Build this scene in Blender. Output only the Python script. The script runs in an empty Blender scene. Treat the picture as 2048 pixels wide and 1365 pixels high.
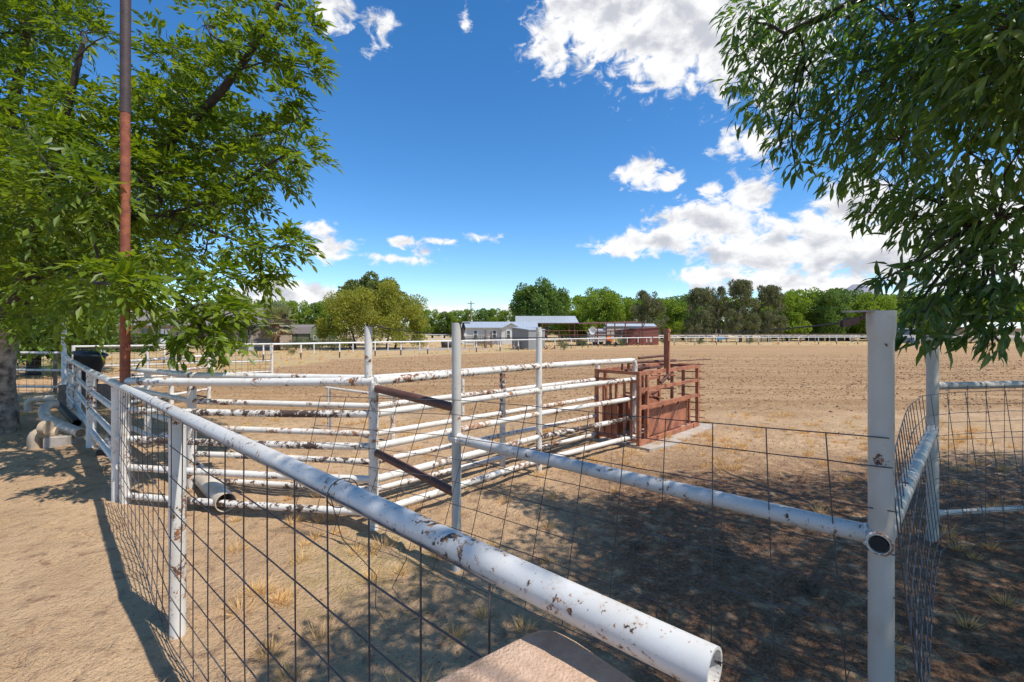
import bpy, math, random
import numpy as np
from mathutils import Vector, Matrix

random.seed(7)
rng = np.random.default_rng(7)
sc = bpy.context.scene
COL = sc.collection
H, F, CX, CY = 1.9, 950.0, 1024.0, 662.0
SUN = Vector((0.84, -0.55, 1.69)).normalized()


def P(px, py, d):
    """Point at depth d seen at photo pixel (px, py)."""
    return Vector(((px - CX) / F * d, d, H - (py - CY) / F * d))


def G(px, py):
    """Ground point seen at photo pixel."""
    d = F * H / (py - CY)
    return Vector(((px - CX) / F * d, d, 0.0))


def V(*a):
    return Vector(a)


# ------------------------------------------------------------------ numpy noise
def _hash(ix, iy, seed):
    h = (ix * 374761393 + iy * 668265263 + seed * 974711) & 0xFFFFFFFF
    h = ((h ^ (h >> 13)) * 1274126177) & 0xFFFFFFFF
    return ((h ^ (h >> 16)) & 0xFFFF) / 65535.0


def vnoise(x, y, seed=0):
    ix = np.floor(x).astype(np.int64); iy = np.floor(y).astype(np.int64)
    fx = x - ix; fy = y - iy
    fx = fx * fx * (3 - 2 * fx); fy = fy * fy * (3 - 2 * fy)
    a = _hash(ix, iy, seed); b = _hash(ix + 1, iy, seed)
    c = _hash(ix, iy + 1, seed); d = _hash(ix + 1, iy + 1, seed)
    return (a * (1 - fx) + b * fx) * (1 - fy) + (c * (1 - fx) + d * fx) * fy


def fbm(x, y, seed=0, octv=4):
    s = 0; a = .5
    for i in range(octv):
        s = s + a * (vnoise(x, y, seed + i) - .5)
        x = x * 2.03; y = y * 2.03; a *= .5
    return s


def arena_mask(x, y):
    """1 inside the tilled arena."""
    n = fbm(x * .5, y * .5, 3, 3) * 2.2
    near = y - (10.6 + 0.06 * np.abs(x)) + n
    left = ((x + 17.5) * .68 - (y - 26.5) * .73) + n * .8      # right of the fence line
    far = 62.5 - y + n * .6
    m = np.minimum(np.minimum(near, left), far)
    m = np.minimum(m, x + 12 + n)
    return np.clip(m / 1.0 + .5, 0, 1)


def ground_z(x, y):
    x = np.asarray(x, float); y = np.asarray(y, float)
    fade = np.exp(-np.maximum(0, np.hypot(x, y) - 25) / 40.0)
    z = fbm(x * .35, y * .35, 11, 3) * .09 + fbm(x * 2.1, y * 2.1, 21, 3) * .05 + fbm(x * 6.5, y * 6.5, 22, 2) * .022
    m = arena_mask(x, y)
    fur = np.sin((x * .45 + y * .9) * 7.5 + fbm(x * .6, y * .6, 31, 2) * 5) * .008 + fbm(x * 4, y * 4, 41, 2) * .07
    z = z * (1 - m) + (fur + fbm(x * .3, y * .3, 12, 2) * .05) * m
    # soft mound near the pipes on the left
    z = z + .10 * np.exp(-(((x + 6.6) / 1.1) ** 2 + ((y - 7.0) / 1.2) ** 2))
    return z * fade - .012


def gz(x, y):
    return float(ground_z(np.array([x]), np.array([y]))[0])


# ------------------------------------------------------------------ mesh builder
class MB:
    def __init__(self):
        self.v = []; self.f = []; self.s = []

    def add(self, vs, fs, smooth=False):
        o = len(self.v)
        self.v.extend([tuple(p) for p in vs])
        self.f.extend([tuple(i + o for i in f) for f in fs])
        self.s.extend([smooth] * len(fs))
        return self

    def tube(self, pts, r, n=12, caps=True, smooth=True, hollow=0.0, up=None):
        pts = [Vector(p) for p in pts]
        k = len(pts)
        rs = r if isinstance(r, (list, tuple)) else [r] * k
        rings = []; ref = None
        for i, p in enumerate(pts):
            t = (pts[min(i + 1, k - 1)] - pts[max(i - 1, 0)])
            if t.length < 1e-9: t = Vector((0, 0, 1))
            t.normalize()
            if ref is None:
                a = Vector((0, 0, 1)) if abs(t.z) < .9 else Vector((1, 0, 0))
                ref = t.cross(a).normalized()
            ref = (ref - t * ref.dot(t))
            if ref.length < 1e-6: ref = t.orthogonal()
            ref.normalize()
            b = t.cross(ref)
            rings.append([p + (ref * math.cos(2 * math.pi * j / n) + b * math.sin(2 * math.pi * j / n)) * rs[i] for j in range(n)])
        vs = [q for rg in rings for q in rg]
        fs = []
        for i in range(k - 1):
            for j in range(n):
                fs.append((i * n + j, i * n + (j + 1) % n, (i + 1) * n + (j + 1) % n, (i + 1) * n + j))
        self.add(vs, fs, smooth)
        if hollow:
            # open mouth at both ends: inner wall pushed back a little
            for end, i in ((0, 0), (1, k - 1)):
                rg = rings[i]; c = pts[i]
                inw = ((pts[1] - pts[0]) if end == 0 else (pts[-2] - pts[-1])).normalized() * (rs[i] * (9 if k <= 3 else 1.5))
                inner = [c + (q - c) * hollow for q in rg]
                deep = [q + inw for q in inner]
                vv = list(rg) + inner + deep
                ff = []
                for j in range(n):
                    a, b2 = j, (j + 1) % n
                    ff.append((a, b2, n + b2, n + a) if end else (b2, a, n + a, n + b2))
                    ff.append((n + a, n + b2, 2 * n + b2, 2 * n + a) if end else (n + b2, n + a, 2 * n + a, 2 * n + b2))
                ff.append(tuple(range(2 * n, 3 * n)))
                self.add(vv, ff, False)
        elif caps:
            self.add(rings[0], [tuple(reversed(range(n)))], False)
            self.add(rings[-1], [tuple(range(n))], False)
        return self

    def obox(self, c, ax, ay, az, sx, sy, sz):
        """oriented box; half sizes along the unit axes"""
        c = Vector(c); ax = Vector(ax).normalized(); ay = Vector(ay).normalized(); az = Vector(az).normalized()
        vs = []
        for k in (-1, 1):
            for j in (-1, 1):
                for i in (-1, 1):
                    vs.append(c + ax * sx * i + ay * sy * j + az * sz * k)
        fs = [(0, 2, 3, 1), (4, 5, 7, 6), (0, 1, 5, 4), (2, 6, 7, 3), (0, 4, 6, 2), (1, 3, 7, 5)]
        return self.add(vs, fs)

    def box(self, x0, x1, y0, y1, z0, z1):
        return self.obox(((x0 + x1) / 2, (y0 + y1) / 2, (z0 + z1) / 2), (1, 0, 0), (0, 1, 0), (0, 0, 1), (x1 - x0) / 2, (y1 - y0) / 2, (z1 - z0) / 2)

    def bar(self, a, b, w, h, side=None):
        """square section bar a->b"""
        a = Vector(a); b = Vector(b); t = (b - a); L = t.length; t.normalize()
        s = Vector(side) if side is not None else (t.cross(Vector((0, 0, 1))) if abs(t.z) < .95 else Vector((.7, .72, 0)))
        s = (s - t * s.dot(t)).normalized(); u = s.cross(t)
        return self.obox((a + b) / 2, t, s, u, L / 2, w / 2, h / 2)

    def prism(self, poly, d):
        """planar polygon (list of Vector) extruded by vector d"""
        n = len(poly); d = Vector(d)
        vs = [Vector(p) for p in poly] + [Vector(p) + d for p in poly]
        fs = [tuple(reversed(range(n))), tuple(range(n, 2 * n))]
        for i in range(n):
            j = (i + 1) % n
            fs.append((i, j, n + j, n + i))
        return self.add(vs, fs)

    def sphere(self, c, r, n=10, m=6):
        c = Vector(c); r = r if isinstance(r, (tuple, list)) else (r, r, r)
        vs = [c + Vector((0, 0, r[2]))]
        for i in range(1, m):
            a = math.pi * i / m
            for j in range(n):
                b = 2 * math.pi * j / n
                vs.append(c + Vector((r[0] * math.sin(a) * math.cos(b), r[1] * math.sin(a) * math.sin(b), r[2] * math.cos(a))))
        vs.append(c - Vector((0, 0, r[2])))
        fs = [(0, 1 + j, 1 + (j + 1) % n) for j in range(n)]
        for i in range(m - 2):
            for j in range(n):
                fs.append((1 + i * n + j, 1 + (i + 1) * n + j, 1 + (i + 1) * n + (j + 1) % n, 1 + i * n + (j + 1) % n))
        L = len(vs) - 1; o = 1 + (m - 2) * n
        fs += [(L, o + (j + 1) % n, o + j) for j in range(n)]
        return self.add(vs, fs, True)

    def lathe(self, c, prof, n=20):
        c = Vector(c); vs = []; fs = []
        for (r, z) in prof:
            for j in range(n):
                a = 2 * math.pi * j / n
                vs.append(c + Vector((r * math.cos(a), r * math.sin(a), z)))
        for i in range(len(prof) - 1):
            for j in range(n):
                fs.append((i * n + j, i * n + (j + 1) % n, (i + 1) * n + (j + 1) % n, (i + 1) * n + j))
        return self.add(vs, fs, True)


def props(o, label=None, cat=None, group=None, kind=None):
    if label: o['label'] = label
    if cat: o['category'] = cat
    if group: o['group'] = group
    if kind: o['kind'] = kind
    return o


def thing(name, label, cat, loc=(0, 0, 0), group=None):
    o = bpy.data.objects.new(name, None); COL.objects.link(o)
    o.location = loc; o.empty_display_size = .2
    return props(o, label, cat, group)


def wloc(o):
    p = Vector((0, 0, 0))
    while o is not None:
        p += o.location; o = o.parent
    return p


def mesh_obj(name, mesh, mat, parent=None, origin=None):
    o = bpy.data.objects.new(name, mesh); COL.objects.link(o)
    for m in (mat if isinstance(mat, (list, tuple)) else [mat]):
        mesh.materials.append(m)
    if parent is not None: o.parent = parent
    elif origin is not None: o.location = origin
    return o


def obj(name, mb, mat, parent=None, origin=None, label=None):
    """mb is in world space; it is moved into the parent's (or the origin's) space."""
    off = wloc(parent) if parent is not None else (Vector(origin) if origin is not None else Vector((0, 0, 0)))
    me = bpy.data.meshes.new(name)
    me.from_pydata([(p[0] - off.x, p[1] - off.y, p[2] - off.z) for p in mb.v], [], mb.f)
    me.polygons.foreach_set('use_smooth', mb.s)
    me.update()
    o = mesh_obj(name, me, mat, parent, origin)
    if label: o['label'] = label
    return o


def np_obj(name, verts, faces_by_n, mat, parent=None, origin=None, smooth=False, mat_idx=None):
    """verts (N,3) numpy world; faces_by_n: list of int arrays (K,3) or (K,4)"""
    off = wloc(parent) if parent is not None else (Vector(origin) if origin is not None else Vector((0, 0, 0)))
    v = np.asarray(verts, np.float32) - np.array(off, np.float32)
    me = bpy.data.meshes.new(name)
    me.vertices.add(len(v)); me.vertices.foreach_set('co', v.ravel())
    li = np.concatenate([f.ravel() for f in faces_by_n]).astype(np.int32)
    tot = np.concatenate([np.full(len(f), f.shape[1], np.int32) for f in faces_by_n])
    start = np.concatenate([[0], np.cumsum(tot)[:-1]]).astype(np.int32)
    me.loops.add(len(li)); me.loops.foreach_set('vertex_index', li)
    me.polygons.add(len(tot)); me.polygons.foreach_set('loop_start', start); me.polygons.foreach_set('loop_total', tot)
    me.polygons.foreach_set('use_smooth', np.full(len(tot), smooth))
    if mat_idx is not None: me.polygons.foreach_set('material_index', mat_idx.astype(np.int32))
    me.update(calc_edges=True); me.validate()
    return mesh_obj(name, me, mat, parent, origin)


def dup(root, loc, label=None, group=None, rotz=0, scale=None):
    r = root.copy(); COL.objects.link(r); r.location = loc; r.rotation_euler = (0, 0, rotz)
    if scale: r.scale = scale
    if label: r['label'] = label
    if group: r['group'] = group
    for ch in list(root.children):
        c = ch.copy(); COL.objects.link(c); c.parent = r
        for g in list(ch.children):
            d = g.copy(); COL.objects.link(d); d.parent = c
    return r


# ------------------------------------------------------------------ materials
class NT:
    def __init__(self, nt): self.nt = nt; self.L = nt.links
    def n(self, t, **kw):
        o = self.nt.nodes.new(t)
        for k, v in kw.items():
            if k.startswith('i_'):
                key = k[2:]; key = int(key) if key.isdigit() else key
                self.set(o.inputs[key], v)
            else: setattr(o, k, v)
        return o
    def set(self, sock, v):
        if isinstance(v, bpy.types.NodeSocket): self.L.new(v, sock)
        elif isinstance(v, bpy.types.Node): self.L.new(v.outputs[0], sock)
        else:
            if sock.type == 'RGBA' and len(v) == 3: v = (*v, 1)
            sock.default_value = v
    def math(self, op, a, b=None, c=None, clamp=False):
        o = self.nt.nodes.new('ShaderNodeMath'); o.operation = op; o.use_clamp = clamp
        for i, v in enumerate((a, b, c)):
            if v is not None: self.set(o.inputs[i], v)
        return o.outputs[0]
    def vmath(self, op, a, b=None):
        o = self.nt.nodes.new('ShaderNodeVectorMath'); o.operation = op
        self.set(o.inputs[0], a)
        if b is not None: self.set(o.inputs[1], b)
        return o.outputs['Value'] if op in ('LENGTH', 'DOT_PRODUCT') else o.outputs[0]
    def noise(self, vec, scale, detail=4, rough=.55, dist=0):
        o = self.n('ShaderNodeTexNoise'); o.inputs['Scale'].default_value = scale
        o.inputs['Detail'].default_value = detail; o.inputs['Roughness'].default_value = rough
        o.inputs['Distortion'].default_value = dist
        self.set(o.inputs['Vector'], vec)
        return o.outputs['Fac']
    def ramp(self, f, a, b):
        o = self.n('ShaderNodeMapRange', interpolation_type='SMOOTHSTEP')
        self.set(o.inputs[0], f); o.inputs[1].default_value = a; o.inputs[2].default_value = b
        return o.outputs[0]
    def mix(self, f, a, b, mode='MIX'):
        o = self.n('ShaderNodeMix', data_type='RGBA', blend_type=mode)
        self.set(o.inputs[0], f); self.set(o.inputs[6], a); self.set(o.inputs[7], b)
        return o.outputs[2]
    def mixf(self, f, a, b):
        o = self.n('ShaderNodeMix', data_type='FLOAT')
        self.set(o.inputs[0], f); self.set(o.inputs[2], a); self.set(o.inputs[3], b)
        return o.outputs[0]
    def bump(self, h, strength, dist=.01):
        o = self.n('ShaderNodeBump'); o.inputs['Strength'].default_value = strength; o.inputs['Distance'].default_value = dist
        self.set(o.inputs['Height'], h)
        return o.outputs[0]


def newmat(name):
    m = bpy.data.materials.new(name); m.use_nodes = True
    nt = m.node_tree; nt.nodes.clear()
    N = NT(nt)
    out = N.n('ShaderNodeOutputMaterial')
    b = N.n('ShaderNodeBsdfPrincipled'); N.L.new(b.outputs[0], out.inputs[0])
    return m, N, b, out


def coords(N, mode='Object', rnd=True):
    tc = N.n('ShaderNodeTexCoord')
    v = tc.outputs[mode]
    if rnd:
        oi = N.n('ShaderNodeObjectInfo')
        off = N.n('ShaderNodeCombineXYZ')
        r = N.math('MULTIPLY', oi.outputs['Random'], 37.0)
        for i in range(3): N.set(off.inputs[i], r)
        v = N.vmath('ADD', v, off.outputs[0])
    return v


def plain(name, col, rough=.6, metal=0, var=.25, scale=6, bump=.15, col2=None, bscale=40):
    m, N, b, o = newmat(name)
    v = coords(N)
    n1 = N.noise(v, scale, 5)
    n2 = N.noise(v, scale * 6, 3)
    c2 = col2 or tuple(c * (1 - var) for c in col)
    f = N.ramp(N.math('ADD', N.math('MULTIPLY', n1, .7), N.math('MULTIPLY', n2, .3)), .35, .65)
    N.set(b.inputs['Base Color'], N.mix(f, col, c2))
    b.inputs['Roughness'].default_value = rough; b.inputs['Metallic'].default_value = metal
    if bump: N.set(b.inputs['Normal'], N.bump(N.noise(v, bscale, 4), bump, .01))
    return m


def paint_pipe(name, wear=.3, base=(.72, .685, .62), under=(.10, .055, .04), rust=(.33, .13, .05), scale=16, speck=.3):
    """chipped white paint over dark steel, rust halos"""
    m, N, b, o = newmat(name)
    v = coords(N)
    big = N.noise(v, 1.7, 3)
    fine = N.noise(v, scale, 7, .68, .4)
    vf = N.noise(v, scale * 4.5, 4, .65)
    field = N.math('ADD', N.math('ADD', fine, N.math('MULTIPLY', N.math('SUBTRACT', vf, .5), .35)), N.math('MULTIPLY', N.math('SUBTRACT', big, .5), .75))
    th = .745 - .30 * wear
    chip = N.ramp(field, th, th + .035)
    halo = N.ramp(field, th - .10, th + .02)
    sp = N.ramp(N.noise(v, scale * 3.2, 4, .6), .74 - .06 * speck, .78 - .06 * speck)
    dirt = N.ramp(N.noise(v, 4.0, 5), .40, .75)
    c = N.mix(N.math('MULTIPLY', dirt, .45), base, tuple(x * y for x, y in zip(base, (.72, .66, .58))))
    c = N.mix(N.math('MULTIPLY', halo, .35), c, (.50, .38, .28))
    c = N.mix(chip, c, N.mix(N.ramp(N.noise(v, scale * 1.5, 3), .45, .6), under, rust))
    c = N.mix(sp, c, N.mix(N.ramp(N.noise(v, 9, 2), .45, .6), rust, (.06, .04, .03)))
    N.set(b.inputs['Base Color'], c)
    N.set(b.inputs['Roughness'], N.mixf(chip, .42, .85))
    hgt = N.math('SUBTRACT', N.math('MULTIPLY', fine, .3), chip)
    N.set(b.inputs['Normal'], N.bump(hgt, .35, .004))
    return m


def leaf_mat(name, c1, c2, c3=None, trans=.45, tcol=None, rough=.45, spec=.5):
    m, N, b, out = newmat(name)
    g = N.n('ShaderNodeNewGeometry')
    r = g.outputs['Random Per Island']
    v = coords(N)
    big = N.ramp(N.noise(v, .9, 3), .35, .65)
    c = N.mix(r, c1, c2)
    c = N.mix(N.math('MULTIPLY', big, .5), c, c3 or c1)
    N.set(b.inputs['Base Color'], c)
    b.inputs['Roughness'].default_value = rough
    b.inputs['Specular IOR Level'].default_value = spec
    t = N.n('ShaderNodeBsdfTranslucent')
    N.set(t.inputs[0], N.mix(1.0, c, tcol or (1.6, 1.5, .6), 'MULTIPLY'))
    mx = N.n('ShaderNodeMixShader'); mx.inputs[0].default_value = trans
    N.L.new(b.outputs[0], mx.inputs[1]); N.L.new(t.outputs[0], mx.inputs[2])
    N.L.new(mx.outputs[0], out.inputs[0])
    return m


M = {}
M['white'] = paint_pipe('white_paint', .30)
M['white_mid'] = paint_pipe('white_paint_chipped', .5)
M['white_worn'] = paint_pipe('white_paint_flaking', .72, under=(.07, .045, .035), rust=(.09, .05, .035))
M['white_clean'] = paint_pipe('white_paint_clean', .08, base=(.74, .74, .72))
M['white_rusty'] = paint_pipe('white_paint_rusting', .55, under=(.30, .14, .07), rust=(.40, .22, .12))
M['near_rail'] = paint_pipe('grey_white_paint', .33, base=(.62, .605, .575), under=(.05, .04, .035), rust=(.36, .17, .07), scale=26, speck=1.6)
M['near_post'] = paint_pipe('grey_white_post_paint', .15, base=(.56, .53, .475), scale=9, speck=.1)
M['brown_pipe'] = plain('brown_primer_pipe', (.15, .062, .042), .55, 0, .35, 5)
M['rust_red'] = plain('red_rust_pole', (.36, .11, .045), .75, 0, .5, 9, .3, (.20, .055, .03))
M['dark_pole'] = plain('dark_bare_pole', (.085, .052, .045), .6, 0, .4, 9, .2)
M['chute'] = plain('red_oxide_steel', (.46, .18, .09), .7, 0, .4, 7, .3, (.25, .09, .05))
M['chute_dark'] = plain('dark_red_steel', (.15, .06, .04), .7, 0, .4, 7, .25)
M['wire'] = plain('grey_wire', (.16, .16, .17), .5, .5, .3, 20, 0)
M['wire_rust'] = plain('rusty_wire', (.10, .07, .055), .6, .3, .5, 6, 0, (.13, .13, .14))
M['cable'] = plain('dark_cable', (.03, .028, .026), .6, .2, .3, 8, 0)
M['pvc'] = plain('cream_pvc', (.66, .58, .47), .45, 0, .25, 4, .05, (.50, .40, .30))
M['pvc_tan'] = plain('tan_pvc', (.50, .38, .26), .5, 0, .25, 4, .05)
M['galv'] = plain('galvanised_steel', (.45, .46, .47), .4, .6, .25, 8, .05)
M['dark_steel'] = plain('dark_steel', (.10, .075, .06), .6, .2, .4, 10, .1)
M['concrete'] = plain('concrete', (.46, .40, .33), .9, 0, .25, 5, .3)
M['stucco'] = plain('peach_stucco', (.64, .44, .31), .92, 0, .22, 7, .8, (.47, .30, .195), 150)
M['plastic_dark'] = plain('dark_grey_plastic', (.055, .06, .068), .5, 0, .2, 5, .05)
M['bark'] = plain('grey_brown_bark', (.46, .36, .27), .95, 0, .55, 7, 1.0, (.09, .065, .05), 22)
M['bark_dark'] = plain('dark_bark', (.075, .055, .045), .95, 0, .5, 9, .8, (.04, .03, .025), 26)
M['twig'] = plain('twig_bark', (.16, .12, .09), .9, 0, .4, 9, .3)
M['pecan_leaf'] = leaf_mat('pecan_leaf', (.095, .165, .012), (.23, .30, .02), (.055, .115, .014), .48, (1.7, 1.55, .5))
M['ash_leaf'] = leaf_mat('ash_leaf', (.075, .135, .03), (.20, .27, .07), (.055, .11, .028),   .45, (1.45, 1.75, .6), .28, .8)
M['orchard_leaf'] = leaf_mat('orchard_leaf', (.17, .26, .022), (.28, .36, .035), (.12, .205, .022), .42, (1.5, 1.4, .5), .6)
M['dull_leaf'] = leaf_mat('dark_tree_leaf', (.10, .18, .026), (.18, .26, .04), (.075, .14, .024), .32, (1.4, 1.4, .6), .6)
M['juniper_leaf'] = leaf_mat('juniper_foliage', (.125, .145, .055), (.21, .215, .095), (.19, .165, .09), .25, (1.2, 1.2, .7), .8)
M['mesquite_leaf'] = leaf_mat('mesquite_leaf', (.16, .235, .03), (.25, .31, .05), (.12, .18, .03), .35, (1.4, 1.3, .5), .6)
M['palo_leaf'] = leaf_mat('palo_verde_leaf', (.25, .265, .025), (.38, .37, .035), (.16, .18, .025), .35, (1.3, 1.2, .5), .7)
M['dome_leaf'] = leaf_mat('dark_dome_leaf', (.12, .15, .026), (.19, .21, .035), (.10, .125, .024), .25, (1.3, 1.3, .6), .7)
M['palm_leaf'] = leaf_mat('palm_frond', (.30, .33, .15), (.44, .44, .22), (.22, .26, .12), .25, (1.2, 1.2, .7), .5)
M['palm_dead'] = leaf_mat('dead_palm_frond', (.36, .29, .14), (.46, .38, .2), None, .2, (1.2, 1.1, .7), .7)
M['hedge_leaf'] = leaf_mat('hedge_leaf', (.12, .19, .02), (.18, .25, .03), None, .3, (1.4, 1.3, .5), .5)
M['shrub_leaf'] = leaf_mat('grey_green_shrub', (.10, .125, .05), (.16, .17, .075), None, .25, (1.2, 1.2, .7), .7)
M['dry_grass'] = leaf_mat('dry_grass', (.74, .47, .18), (.82, .58, .28), (.62, .385, .14), .2, (1.1, .9, .75), .7, .2)
M['dead_twig'] = leaf_mat('dead_twigs', (.22, .16, .11), (.45, .36, .26), None, .1, (1, 1, 1), .8, .2)
M['litter'] = leaf_mat('leaf_litter', (.20, .11, .075), (.36, .24, .15), (.13, .08, .055), .1, (1, 1, 1), .8, .2)
M['clod'] = plain('soil_clod', (.27, .155, .08), .95, 0, .35, 12, .4)


def siding(name, col, pitch, axis, rough=.6, metal=0, depth=.4, var=.12):
    """panel lines along one axis of the object's own space"""
    m, N, b, o = newmat(name)
    tc = N.n('ShaderNodeTexCoord'); sp = N.n('ShaderNodeSeparateXYZ'); N.L.new(tc.outputs['Object'], sp.inputs[0])
    if axis == 'XY': s = N.math('ADD', sp.outputs[0], sp.outputs[1])
    else: s = sp.outputs['XYZ'.index(axis)]
    fr = N.math('FRACT', N.math('DIVIDE', s, pitch))
    gr = N.ramp(fr, 0.0, .16)
    n = N.noise(tc.outputs['Object'], 2.2, 5)
    c = N.mix(N.ramp(n, .35, .7), col, tuple(x * (1 - var) for x in col))
    N.set(b.inputs['Base Color'], c)
    b.inputs['Roughness'].default_value = rough; b.inputs['Metallic'].default_value = metal
    N.set(b.inputs['Normal'], N.bump(gr, depth, .03))
    return m


M['tan_wall'] = siding('tan_board_siding', (.42, .33, .25), .4, 'XY', .8)
M['green_wall'] = siding('green_board_siding', (.17, .20, .12), .25, 'Z', .8)
M['green_end'] = siding('pale_green_siding', (.20, .245, .145), .3, 'XY', .8)
M['white_wall'] = siding('white_lap_siding', (.66, .63, .56), .28, 'Z', .7)
M['grey_wall'] = siding('grey_ribbed_steel', (.28, .275, .26), .3, 'XY', .6, .1)
M['metal_roof'] = siding('grey_metal_roof', (.50, .53, .56), .45, 'X', .45, .35)
M['shingle_roof'] = siding('brown_grey_shingle', (.20, .165, .15), .22, 'Z', .9)
M['red_steel'] = siding('red_barn_steel', (.24, .075, .05), .3, 'X', .7)
M['red_frame'] = plain('dark_red_frame', (.17, .055, .04), .7, 0, .3, 4, 0)
M['blue_trim'] = plain('blue_trim', (.12, .19, .26), .6, 0, .2, 4, 0)
M['white_trim'] = plain('white_trim', (.76, .75, .71), .5, 0, .1, 4, 0)
M['dark_green_trim'] = plain('dark_green_trim', (.025, .035, .03), .6, 0, .2, 4, 0)
M['wood'] = plain('weathered_wood', (.26, .19, .14), .85, 0, .35, 5, .3)
M['orange'] = plain('orange_paint', (.75, .16, .03), .45, 0, .15, 4, 0)
M['yellow'] = plain('yellow_paint', (.72, .42, .04), .45, 0, .15, 4, 0)
M['blue_paint'] = plain('faded_blue_paint', (.10, .27, .40), .6, 0, .2, 4, 0)
M['navy'] = siding('navy_steel', (.05, .075, .13), .4, 'X', .5)
M['rubber_bore_shade'] = plain('black_rubber_bore_shade', (.02, .02, .02), .8, 0, .2, 6, 0)  # tyres, and the discs that paint shade into pipe mouths
m_, N_, b_, o_ = newmat('window_glass')
b_.inputs['Base Color'].default_value = (.06, .08, .09, 1); b_.inputs['Roughness'].default_value = .08
M['glass'] = m_
# two-tone steel post: white paint above, bare brown steel below knee height (object z)
m_, N_, b_, o_ = newmat('two_tone_post')
tc_ = N_.n('ShaderNodeTexCoord'); sp_ = N_.n('ShaderNodeSeparateXYZ'); N_.L.new(tc_.outputs['Object'], sp_.inputs[0])
N_.set(b_.inputs['Base Color'], N_.mix(N_.ramp(N_.math('ADD', sp_.outputs[2], N_.math('MULTIPLY', N_.noise(tc_.outputs['Object'], 3), .25)), .50, .58), (.09, .055, .04), (.74, .68, .64)))
b_.inputs['Roughness'].default_value = .6
M['two_tone'] = m_

# ground
def ground_material():
    m, N, b, o = newmat('dry_earth')
    g = N.n('ShaderNodeNewGeometry'); v = g.outputs['Position']
    at = N.n('ShaderNodeAttribute', attribute_name='arena'); ar = at.outputs['Fac']
    at2 = N.n('ShaderNodeAttribute', attribute_name='straw'); st = at2.outputs['Fac']
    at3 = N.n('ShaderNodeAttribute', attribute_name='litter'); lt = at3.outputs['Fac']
    at4 = N.n('ShaderNodeAttribute', attribute_name='gravel'); gv = at4.outputs['Fac']
    n1 = N.noise(v, .8, 6); n2 = N.noise(v, 7, 6, .6); n3 = N.noise(v, 38, 5, .65); n4 = N.noise(v, 150, 3, .6)
    yard = N.mix(N.ramp(n1, .35, .65), (.61, .41, .235), (.49, .32, .18))
    yard = N.mix(N.ramp(n2, .5, .72), yard, (.335, .205, .125))
    till = N.mix(N.ramp(n2, .38, .62), (.48, .295, .145), (.37, .22, .105))
    till = N.mix(N.ramp(n1, .42, .7), till, (.46, .295, .155))
    al = N.n('ShaderNodeMapping'); al.inputs['Rotation'].default_value = (0, 0, -.64); al.inputs['Scale'].default_value = (.035, 1.25, 1); N.set(al.inputs['Vector'], v)
    streak = N.noise(al.outputs[0], 1.0, 4, .6)
    till = N.mix(N.math('MULTIPLY', N.ramp(streak, .46, .62), .40), till, (.29, .17, .085))
    till = N.mix(N.math('MULTIPLY', N.ramp(streak, .48, .38), .45), till, (.55, .36, .20))
    c = N.mix(ar, yard, till)
    strawc = N.mix(N.ramp(n2, .4, .62), (.56, .42, .21), (.44, .30, .15))
    stm = N.ramp(N.math('ADD', N.math('MULTIPLY', st, 1.0), N.math('MULTIPLY', N.math('SUBTRACT', n2, .5), 1.2)), .42, .62)
    c = N.mix(stm, c, strawc)
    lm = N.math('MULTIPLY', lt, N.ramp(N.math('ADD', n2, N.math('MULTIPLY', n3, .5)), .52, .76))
    c = N.mix(lm, c, N.mix(N.ramp(n3, .4, .6), (.17, .08, .042), (.31, .185, .105)))  # fallen leaves; the tone also paints the right tree's shade darker and redder
    c = N.mix(gv, c, N.mix(N.ramp(n3, .4, .6), (.42, .36, .31), (.34, .28, .24)))
    # small dark grains and pale chips
    c = N.mix(N.math('MULTIPLY', N.ramp(N.math('ADD', N.math('MULTIPLY', n4, .6), N.math('MULTIPLY', n3, .4)), .56, .64), .7), c, (.13, .08, .055))
    c = N.mix(N.math('MULTIPLY', N.ramp(N.noise(v, 90, 2), .68, .74), .45), c, (.62, .48, .35))
    N.set(b.inputs['Base Color'], c)
    b.inputs['Roughness'].default_value = .95; b.inputs['Specular IOR Level'].default_value = .15
    hgt = N.math('ADD', N.math('ADD', N.math('MULTIPLY', n2, .9), N.math('MULTIPLY', N.noise(v, 19, 3, .6), .55)), N.math('ADD', N.math('MULTIPLY', n3, .45), N.math('MULTIPLY', n4, .16)))
    clod = N.n('ShaderNodeTexVoronoi'); clod.inputs['Scale'].default_value = 6.5; N.set(clod.inputs['Vector'], v)
    hgt = N.math('ADD', hgt, N.math('MULTIPLY', N.math('MULTIPLY', clod.outputs['Distance'], ar), -.55))
    N.set(b.inputs['Normal'], N.bump(hgt, 1.0, .06))
    return m
M['earth'] = ground_material()

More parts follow.
